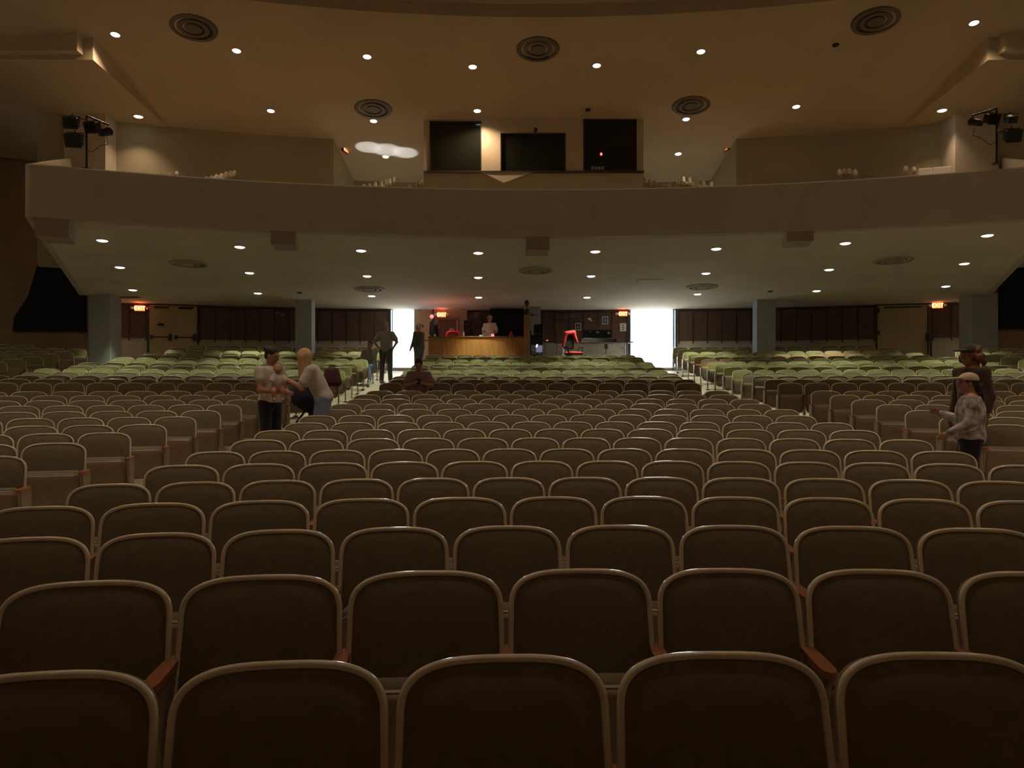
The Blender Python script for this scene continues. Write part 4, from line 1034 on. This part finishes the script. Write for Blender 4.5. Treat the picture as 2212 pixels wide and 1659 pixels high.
o = MB().ell((0, 0, 0), (.05, .03, .022)).build('green_indicator', M_green, None, True); o.location = (sx(1115, 28.9), 28.9, sz(697.5, 28.9)); tag(o, 'green indicator lamp glowing in the dark behind the desk', 'indicator light')
# equipment wall behind the desk: framed window, monitor, black rack
DW = 28.75
m = MB()
x0, x1, z0, z1 = sx(947, DW), sx(990, DW), sz(727, DW), sz(690, DW)
m.box(x0-.06, x1+.06, 0, .08, z1, z1+.08); m.box(x1, x1+.07, 0, .08, z0, z1); m.box(x0-.06, x0, 0, .08, z0, z1)
o = m.build('hatch_frame', mat('reddish_wood', (.28, .11, .05), .5, var=.2, scale=4)); o.location = (0, DW-.1, 0); tag(o, 'reddish wooden hatch frame on the wall behind the left of the desk', 'frame')
m = MB(); m.box(x1-.05, x1-.02, -.02, .0, z0+.2, z1-.03); m.build('white_strip', M_paper, o)
m = MB(); m.box(x0, x1, .03, .05, z0, z1); m.build('hatch_board', M_wood, o)
m = MB(); m.box(sx(1003, DW), sx(1020, DW), 0, .14, sz(727, DW), sz(693, DW), bev=.015); o = m.build('tall_speaker', M_plastic); o.location = (0, DW-.3, 0); tag(o, 'tall black speaker standing behind the middle of the desk', 'speaker')
m = MB(); [m.lathe([(.0001, -.01), (.05, -.01), (.07, .01)], 14, Matrix.Translation(((sx(1003, DW)+sx(1020, DW))/2, -.01, sz(q, DW))) @ Matrix.Rotation(math.radians(90), 4, 'X')) for q in (702, 714)]; m.build('speaker_cone', M_dmetal, o)
m = MB()
for k in range(16):
    a = sx(1062+4.4*k, DW); m.tube([(a, .02*math.sin(k*1.9), sz(730, DW)), (a, .03*math.cos(k*2.3), sz(700, DW)), (a, .0, sz(668, DW))], .055, 6)
o = m.build('black_curtain', M_black, None, True); o.location = (0, DW-.25, 0); tag(o, 'black curtain hanging behind the right half of the desk', 'curtain')
# loose gear between the desk and the table
D = 27.3
e = empty('equipment_rack', (sx(1159, D), D+.15, fz(sx(1159, D), D)), 0, 'black rack of gear and coiled cables standing right of the wooden post', 'equipment rack')
zr = e.location.z
m = MB(); 
for xx in (-.2, .2):
    for yy in (-.15, .15): m.tube([(xx, yy, 0), (xx, yy, 1.55)], .02, 6)
for zz in (.25, .7, 1.05): m.box(-.22, .22, -.17, .17, zz, zz+.02)
m.build('rack_frame', M_dmetal, e)
m = MB(); m.box(-.19, .25, -.16, .15, 1.07, 1.40, bev=.02); m.box(-.1, .28, -.2, .1, 1.42, 1.78, bev=.05); m.build('top_case', M_plastic, e)
m = MB(); m.box(-.02, .20, -.19, -.16, .78, 1.02); m.build('lit_screen', mat('dim_screen', (.2, .22, .3), .4, emit=(.5, .55, .8), es=.25), e)
m = MB(); m.ell((0, -.18, .98), (.03, .02, .03)); m.ell((.02, -.18, 1.03), (.03, .02, .03)); m.build('status_light', mat('white_led', (1, 1, 1), .4, emit=(.8, .9, 1), es=4), e, True)
m = MB(); rr = random.Random(3)
for k in range(9):
    cx_, cz_, ra = rr.uniform(-.18, .2), rr.uniform(.15, .65), rr.uniform(.10, .2)
    m.tube([(cx_+ra*math.cos(q*math.pi/8), -.2+.02*k % .1, cz_+ra*math.sin(q*math.pi/8)) for q in range(16)], .012, 5, closed=True)
m.build('coiled_cable', M_dmetal, e)
D = 27.5
e = empty('folding_stool', (sx(1183, D), D, fz(sx(1183, D), D)), .3, 'dark folding stool standing between the gear rack and the red chair', 'stool')
m = MB(); m.lathe([(.0001, .62), (.17, .62), (.19, .59), (.17, .565), (.0001, .56)], 20); m.build('seat', M_plastic, e, True)
for s in (-1, 1): m = MB(); m.tube([(-.2*s, -.1, 0), (.15*s, -.08, .57)], .013, 6); m.tube([(-.2*s, .1, 0), (.15*s, .08, .57)], .013, 6); m.build('leg', M_metal, e)
# red and black office chair
D = 26.45; X = sx(1238, D)
e = empty('office_chair', (X, D, fz(X, D)+.36), .5, 'black office chair with a glowing red seat pad before the long table', 'chair')
m = MB()
for k in range(5): a = k*1.2566; m.tube([(0, 0, -.26), (.28*math.cos(a), .28*math.sin(a), -.30)], [.025, .015], 6); m.ell((.28*math.cos(a), .28*math.sin(a), -.33), (.03, .03, .03))
m.tube([(0, 0, -.26), (0, 0, .42)], .025, 8); m.build('base', M_metal, e)
m = MB(); m.box(-.26, .26, -.26, .24, .43, .52, bev=.04); m.build('seat', M_red, e, True)
m = MB(); m.box(-.27, .27, -.26, .25, .385, .435, bev=.02); m.build('seat_shell', M_plastic, e)
m = MB(); m.box(-.23, .23, .24, .32, .62, 1.12, bev=.05); m.tube([(0, .22, .42), (0, .33, .5), (0, .30, .7)], .025, 6); m.build('backrest', M_plastic, e, True)
for s in (-1, 1): m = MB(); m.tube([(.25*s, .1, .43), (.30*s, .1, .66), (.30*s, -.14, .68), (.27*s, -.16, .44)], .018, 6); m.build('armrest', M_plastic, e)
S = SDF(.04); S.cone((-.26, .22, .72), (-.16, .22, 1.14), .05, .07); S.cone((-.16, .22, 1.16), (.16, .22, 1.20), .075, .085); S.cone((.16, .22, 1.18), (.26, .15, .86), .075, .045)
o = S.build('red_jacket', M_red, None, .02); o.location = e.location; o.rotation_euler = (0, 0, .5); tag(o, 'bright red jacket draped over the back of the office chair', 'jacket')
# long table with the road case
D = 27.2; zt = sz(739, D)
xa, xb = sx(1203, D), sx(1366, D); xm = (xa+xb)/2; zfl_ = fz(xm, D)
e = empty('folding_table', (xm, D, zfl_), 0, 'long dark folding table beside the wide bright doorway', 'table'); H = zt-zfl_
m = MB(); m.box(xa-xm, xb-xm, -.38, .38, H-.035, H+.0, bev=.01); m.build('tabletop', mat('dark_laminate', (.05, .025, .02), .4), e)
for s in (-1, 1):
    for yy in (-.3, .3):
        m = MB(); m.tube([((xb-xm-.22)*s, yy, H-.04), ((xb-xm-.22)*s, yy, .0)], .017, 6); m.tube([((xb-xm-.24)*s, yy, H-.36), ((xb-xm-.55)*s, yy, H-.05)], .012, 6); m.build('leg', M_metal, e)
e = empty('road_case', (sx(1291, D), D, zt), 0, 'black equipment case with open lid on the long table', 'case')
m = MB(); m.box(-.62, .62, -.28, .28, 0, .10, bev=.01); m.box(-.60, .60, -.29, -.27, .02, .035); m.build('case_base', M_plastic, e)
m = MB(); m.box(-.50, .50, .05, .20, .12, .44, bev=.02); m.box(-.56, .56, -.15, .25, .10, .13, bev=.01); m.build('case_lid', M_plastic, e)
m = MB(); m.box(-.58, .58, -.285, -.26, .045, .06); m.box(-.54, .54, -.17, -.15, .115, .13); m.build('metal_edge', M_metal, e)
m = MB(); m.lathe([(.02, 0), (.045, .0), (.045, .01)], 14, Matrix.Translation((.40, .045, .33)) @ Matrix.Rotation(math.radians(90), 4, 'X')); m.box(-.04, .06, .035, .05, .33, .38); m.box(-.3, -.22, .035, .05, .36, .38); m.build('latch', M_metal, e)
m = MB()
for k in range(3): a = .6+k*2.094; m.tube([(0, 0, .36), (.17*math.cos(a), .17*math.sin(a), 0)], .012, 6)
m.tube([(0, 0, .32), (0, 0, .50)], .014, 6); m.box(-.05, .05, -.06, .04, .48, .58, bev=.015)
D = 26.8; X = sx(1309, D); o = m.build('small_tripod', M_dmetal); o.location = (X, D, CZ+(CY-766)/F*D); o.scale = (1.0, 1.0, 1.0); o.location.z = fz(X, D)+.42
tag(o, 'small black tripod standing under the long table', 'tripod')
o.location.z = fz(X, D); o.scale = (1.1, 1.1, 1.95)
m = MB(); m.lathe([(.0001, 0), (.03, 0), (.03, .02), (.0001, .03)], 10); o = m.build('red_indicator', M_redled, None, True); o.location = (sx(1182, 27.3), 27.3, sz(736, 27.3)); tag(o, 'small red indicator lamp left of the office chair', 'indicator light')
m = MB(); m.box(-.26, .30, -.1, .1, 0, .03, bev=.01); m.tube([(.25, 0, .02), (.33, 0, .1), (.40, 0, -.02)], .01, 5); m.tube([(-.2, 0, 0), (-.2, 0, -.62)], .015, 6); m.tube([(.22, 0, 0), (.22, 0, -.62)], .015, 6)
o = m.build('side_tray', M_dmetal); o.location = (sx(1190, 27.6), 27.6, sz(740, 27.6)); tag(o, 'small dark tray stand between the stool and the office chair', 'tray')
# ------------------------------------------------------------------ signs on the back wall
def wall_at(px, py, r=RW-.09):
    x, y = on_cyl(px, r); return x, y, CZ+(CY-py)/F*y, -math.atan2(x-XC, y-YC)
def text(body, size, m, parent, loc, rx=R90):
    cu = bpy.data.curves.new('lettering', 'FONT'); cu.body = body; cu.size = size; cu.extrude = .004; cu.align_x = 'CENTER'; cu.align_y = 'CENTER'; cu.materials.append(m)
    tmp = bpy.data.objects.new('lettering', cu); C.objects.link(tmp); bpy.context.view_layer.update(); me = bpy.data.meshes.new_from_object(tmp); bpy.data.objects.remove(tmp)
    o = bpy.data.objects.new('lettering', me); C.objects.link(o); o.parent = parent; o.location = loc; o.rotation_euler = (rx, 0, 0); return o
def exit_sign(px, py, w, label, r=RW-.12, heads=True, rz=None, pos=None):
    x, y, z, a = wall_at(px, py, r) if pos is None else (*pos, rz)
    e = empty('exit_sign', (x, y, z), a, label, 'exit sign', 'lit exit signs'); h = w*.62
    m = MB(); m.box(-w/2, w/2, -.03, .06, -h/2, h/2, bev=.01); m.build('sign_box', M_exitb, e)
    m = MB(); m.box(-w/2+.02, w/2-.02, -.036, -.03, -h/2+.02, h/2-.02); m.build('sign_face', M_exit, e)
    text('EXIT', h*.80, M_exitl, e, (0, -.037, 0))
    if heads:
        for s in (-1, 1): m = MB(); m.ell((s*(w/2+.07), -.02, 0), (.055, .05, .055)); m.box(min(s*w/2, s*(w/2+.05)), max(s*w/2, s*(w/2+.05)), -.01, .01, -.01, .01); m.build('lamp_head', M_white, e, True)
    L = bpy.data.lights.new('exit_glow', 'POINT'); L.energy = 1.6; L.color = (1, .12, .05); L.shadow_soft_size = .08; o = bpy.data.objects.new('exit_glow', L); C.objects.link(o); o.parent = e; o.location = (0, -.14, .12)
    return e
exit_sign(302, 666, .36, 'red EXIT sign left of the closed beige double doors'); exit_sign(954, 680, .36, 'red EXIT sign above the left end of the sound desk')
exit_sign(1346, 678, .34, 'red EXIT sign left of the wide bright doorway'); exit_sign(2025, 660, .36, 'red EXIT sign right of the tan side door')
for px, py, s, l in ((744, 322, 1, 'edge-on red EXIT sign in the left passage of the balcony'), (1570, 319, -1, 'edge-on red EXIT sign in the right passage of the balcony')):
    D = 25.3; exit_sign(0, 0, .36, l, rz=math.radians(90 if s > 0 else -90)*.86, pos=(pxX(px, D)+.03*s, D, CZ+(CY-py)/F*D), heads=False)
def notice(name, px, py, w, h, r, face, label, cat='sign', frame_=None):
    x, y, z, a = wall_at(px, py, r); e = empty(name, (x, y, z), a, label, cat)
    m = MB(); m.box(-w/2, w/2, -.004, .01, -h/2, h/2); m.build('panel', frame_ or face, e)
    if frame_ is not None: m = MB(); m.box(-w/2+.025, w/2-.025, -.009, -.004, -h/2+.03, h/2-.03); m.build('face', face, e)
    return e
def wheelchair(e, s):
    m = MB(); T = Matrix.Translation((0, -.014, 0)) @ Matrix.Rotation(R90, 4, 'X') @ Matrix.Scale(s, 4)
    m.lathe([(.0001, .002), (.09, .002), (.09, 0)], 14, T @ Matrix.Translation((-.08, .42, 0)))
    m.tube([(-.08, .30, 0), (-.06, .02, 0), (.16, .02, 0), (.28, -.28, 0), (.38, -.25, 0)], .045, 4, T); m.tube([(-.07, .16, 0), (.15, .16, 0)], .035, 4, T)
    m.tube([(-.02+.26*math.cos(a), -.13+.26*math.sin(a), 0) for a in np.linspace(2.0, 5.9, 14)], .04, 4, T); m.build('wheelchair_symbol', M_white, e)
e = notice('accessible_sign', 1249, 706, .22, .27, RW-.10, M_ink, 'black wheelchair-symbol sign in a white frame above the red jacket', frame_=M_paper); wheelchair(e, .15)
e = notice('accessible_sign', 1307, 692, .23, .30, RW-.10, M_blue, 'blue wheelchair-symbol sign in a pale frame above the equipment case', frame_=M_paper); wheelchair(e, .16)
e = notice('paper_notice', 1346, 707, .24, .30, RW-.10, M_paper, 'white paper notice with dark marks beside the wide bright doorway', 'notice')
m = MB()
for zz in (.08, 0, -.08): m.box(-.03, .03, -.008, -.004, zz-.02, zz+.02)
m.build('printed_marks', M_ink, e)
for px, py, r, w, l in ((909, 703, RW-.10, .26, 'dark printed notice on the closed door leaf left of the desk'), (346, 700, RW-.16, .30, 'notice taped to the left leaf of the beige double doors')):
    e = notice('paper_notice', px, py, w, .22, r, M_door, l, 'notice'); m = MB(); m.add([(-w*.4, -.008, -.02), (w*.4, -.008, .0), (w*.4, -.008, -.07), (-w*.4, -.008, -.06)], [(0, 1, 2, 3)][::-1]); m.box(-w*.4, w*.4, -.008, -.005, -.06, -.02); m.box(-w*.2, w*.35, -.008, -.005, -.02, .03); m.build('printed_marks', M_ink, e)
m = MB(); m.ell((0, -.02, 0), (.06, .03, .045)); m.ell((.07, -.02, -.06), (.025, .02, .04)); o = m.build('white_wall_sticker', mat('bright_white', (.9, .9, .9), .4), None, True); x, y, z, a = wall_at(1273, 689); o.location = (x, y, z); o.rotation_euler = (0, 0, a); tag(o, 'small white blob-shaped tag on the walnut panel above the case', 'tag')
for px, py, l in ((893, 670, ''),): pass
# coat and cables hung left of the desk
D = 27.6; S = SDF(.04); S.cone((0, 0, 0), (0, .02, -.55), .09, .15); S.cone((-.1, 0, -.05), (-.14, 0, -.45), .05, .05); o = S.build('hanging_coat', c_coat, None, .02); o.location = (sx(938, D), D-.08, sz(694, D)); tag(o, 'dark coat hanging on the stand at the left end of the desk', 'coat')
m = MB(); m.tube([(0, 0, 0), (0, 0, sz(686, D)-fz(sx(932, D), D))], .025, 8); m.tube([(-.2, 0, 0), (.2, 0, .0)], .02, 6); m.tube([(0, -.2, 0), (0, .2, .0)], .02, 6)
o = m.build('stand_pole', M_white); o.location = (sx(932, D), D+.12, fz(sx(932, D), D)+.02); tag(o, 'pale upright pole at the left end of the sound desk', 'pole')
m = MB(); m.ell((0, 0, 0), (.07, .05, .07)); o = m.build('red_beacon', M_redled, None, True); o.location = (sx(932, D), D+.12, sz(683, D)); tag(o, 'round red beacon on top of the pale pole', 'beacon')
L = bpy.data.lights.new('beacon_glow', 'POINT'); L.energy = 7; L.color = (1, .25, .22); L.shadow_soft_size = .1; o2 = bpy.data.objects.new('beacon_glow', L); C.objects.link(o2); o2.location = (sx(960, DS), DS+.2, sz(700)); 
L = bpy.data.lights.new('desk_amber_spot', 'SPOT'); L.energy = 45; L.color = (1, .62, .18); L.spot_size = 1.0; L.spot_blend = .6; o2 = bpy.data.objects.new('desk_amber_spot', L); C.objects.link(o2)
o2.location = (sx(1034), DS-2.0, zunder(rad(sx(1034), DS-2))-.15); o2.rotation_euler = (Vector((0, 2.2, -2.0))).to_track_quat('-Z', 'Y').to_euler()  # amber spot just below the ceiling, aimed down at the desk front
# ------------------------------------------------------------------ stage lamps on pipes at the balcony ends
def lamp_tree(D, px, y0, y1, arm, fix, label, grp):
    X = pxX(px, D); zb, zt = CZ+(CY-y1)/F*D, CZ+(CY-y0)/F*D
    e = empty('lamp_pipe', (X, D, zb), 0, label, 'pipe stand')
    m = MB(); m.tube([(0, 0, 0), (0, 0, zt-zb)], .024, 8); m.lathe([(.0001, 0), (.09, 0), (.09, .02), (.03, .03), (.03, .05)], 12); m.build('upright_pipe', M_dmetal, e)
    m = MB(); ax, ay = pxX(arm[0], D)-X, CZ+(CY-arm[1])/F*D-zb; m.tube([(0, 0, zt-zb), (ax, 0, ay)], .02, 8); m.build('cross_arm', M_dmetal, e)
    zc = CZ+(CY-arm[2])/F*D-zb
    m = MB(); sgn = 1 if ax > 0 else -1; m.tube([(ax*.9, 0, ay-.25), (ax*.95, .02, ay-.42), (ax*.6, .03, zc+.05), (ax*.25, .02, zc-.1), (0, 0, zc-.05)], .007, 5); m.build('cable', M_dmetal, e)
    for i, (fx, fy, sz_, yaw, kind) in enumerate(fix):
        fxx, fzz = pxX(fx, D), CZ+(CY-fy)/F*D; s_ = sz_/F*D
        g = empty('stage_lamp', (fxx, D-.08, fzz), yaw, '%s, %s' % (kind[1], grp), 'stage lamp', 'stage lamps at the balcony ends')
        m = MB(); T = Matrix.Rotation(math.radians(25), 4, 'X')
        if kind[0] == 'box':
            m.box(-s_/2, s_/2, -.10, .12, -s_*.42, s_*.42, T, bev=.02); m.box(-s_*.55, s_*.55, -.115, -.10, -s_*.48, s_*.48, T, bev=.006)
        else:
            m.lathe([(.0001, .16), (s_*.3, .14), (s_*.42, .04), (s_*.45, -.13), (s_*.48, -.14)], 18, T @ Matrix.Rotation(R90*-1, 4, 'X') @ Matrix.Scale(-1, 4, (0, 0, 1)))
        m.build('lamp_housing', M_dmetal, g, kind[0] != 'box')
        m = MB(); m.box(-s_*.38, s_*.38, -.122, -.116, -s_*.32, s_*.32, T); m.build('lens', M_glass, g)
        m = MB(); m.tube([(-s_*.6, 0, 0), (-s_*.6, .03, s_*.55), (s_*.6, .03, s_*.55), (s_*.6, 0, 0)], .010, 5); m.tube([(0, .03, s_*.55), (0, .06, s_*.75)], .015, 6)
        m.tube([(0, .05, s_*.6), (X-fxx, .08, s_*.35)], .011, 5); m.build('yoke', M_dmetal, g)
ub = ('box', 'square black stage lamp'); rd = ('round', 'small round black stage lamp')
lamp_tree(16.6, 187, 250, 366, (235, 270, 318), [(159, 267, 26, .2, ('box', 'upper square black stage lamp left of the pipe')), (165, 305, 30, .2, ('box', 'lower large black stage lamp left of the pipe')), (205, 277, 25, -.1, ('box', 'square black stage lamp right of the pipe')), (231, 289, 18, -.4, ('round', 'small black stage lamp at the arm end'))],
          'black pipe with stage lamps at the left end of the balcony', 'left balcony end')
lamp_tree(16.9, 2153, 234, 354, (2100, 250, 302), [(2104, 267, 18, .4, ('round', 'small black stage lamp at the arm end')), (2137, 259, 24, .1, ('box', 'square black stage lamp left of the pipe')), (2179, 260, 22, -.2, ('round', 'upper round black stage lamp right of the pipe')), (2182, 295, 28, -.2, ('box', 'lower large black stage lamp right of the pipe'))],
          'black pipe with stage lamps at the right end of the balcony', 'right balcony end')
# added warm fill for the parapet, an invented lamp unseen behind the camera
e = empty('unseen_fill_light', (0.5, -3.0, CZ+6.5), 0, 'warm work light hanging over the stage apron', 'work light')
m = MB(); m.lathe([(.0001, .12), (.08, .10), (.16, 0), (.15, -.005), (.0001, .05)], 16); m.build('shade', M_dmetal, e, True); m = MB(); m.tube([(0, 0, .1), (0, 0, 3.2)], .012, 6); m.build('hanging_cable', M_dmetal, e)
L = bpy.data.lights.new('fill_lamp', 'SPOT'); L.energy = P_FILL; L.color = (1, .62, .40); L.spot_size = 2.4; L.spot_blend = 1; L.shadow_soft_size = .12; o = bpy.data.objects.new('fill_lamp', L); C.objects.link(o); o.parent = e; o.location = (0, 0, -.03)
o.rotation_euler = (Vector((0, 1, .02))).to_track_quat('-Z', 'Y').to_euler()
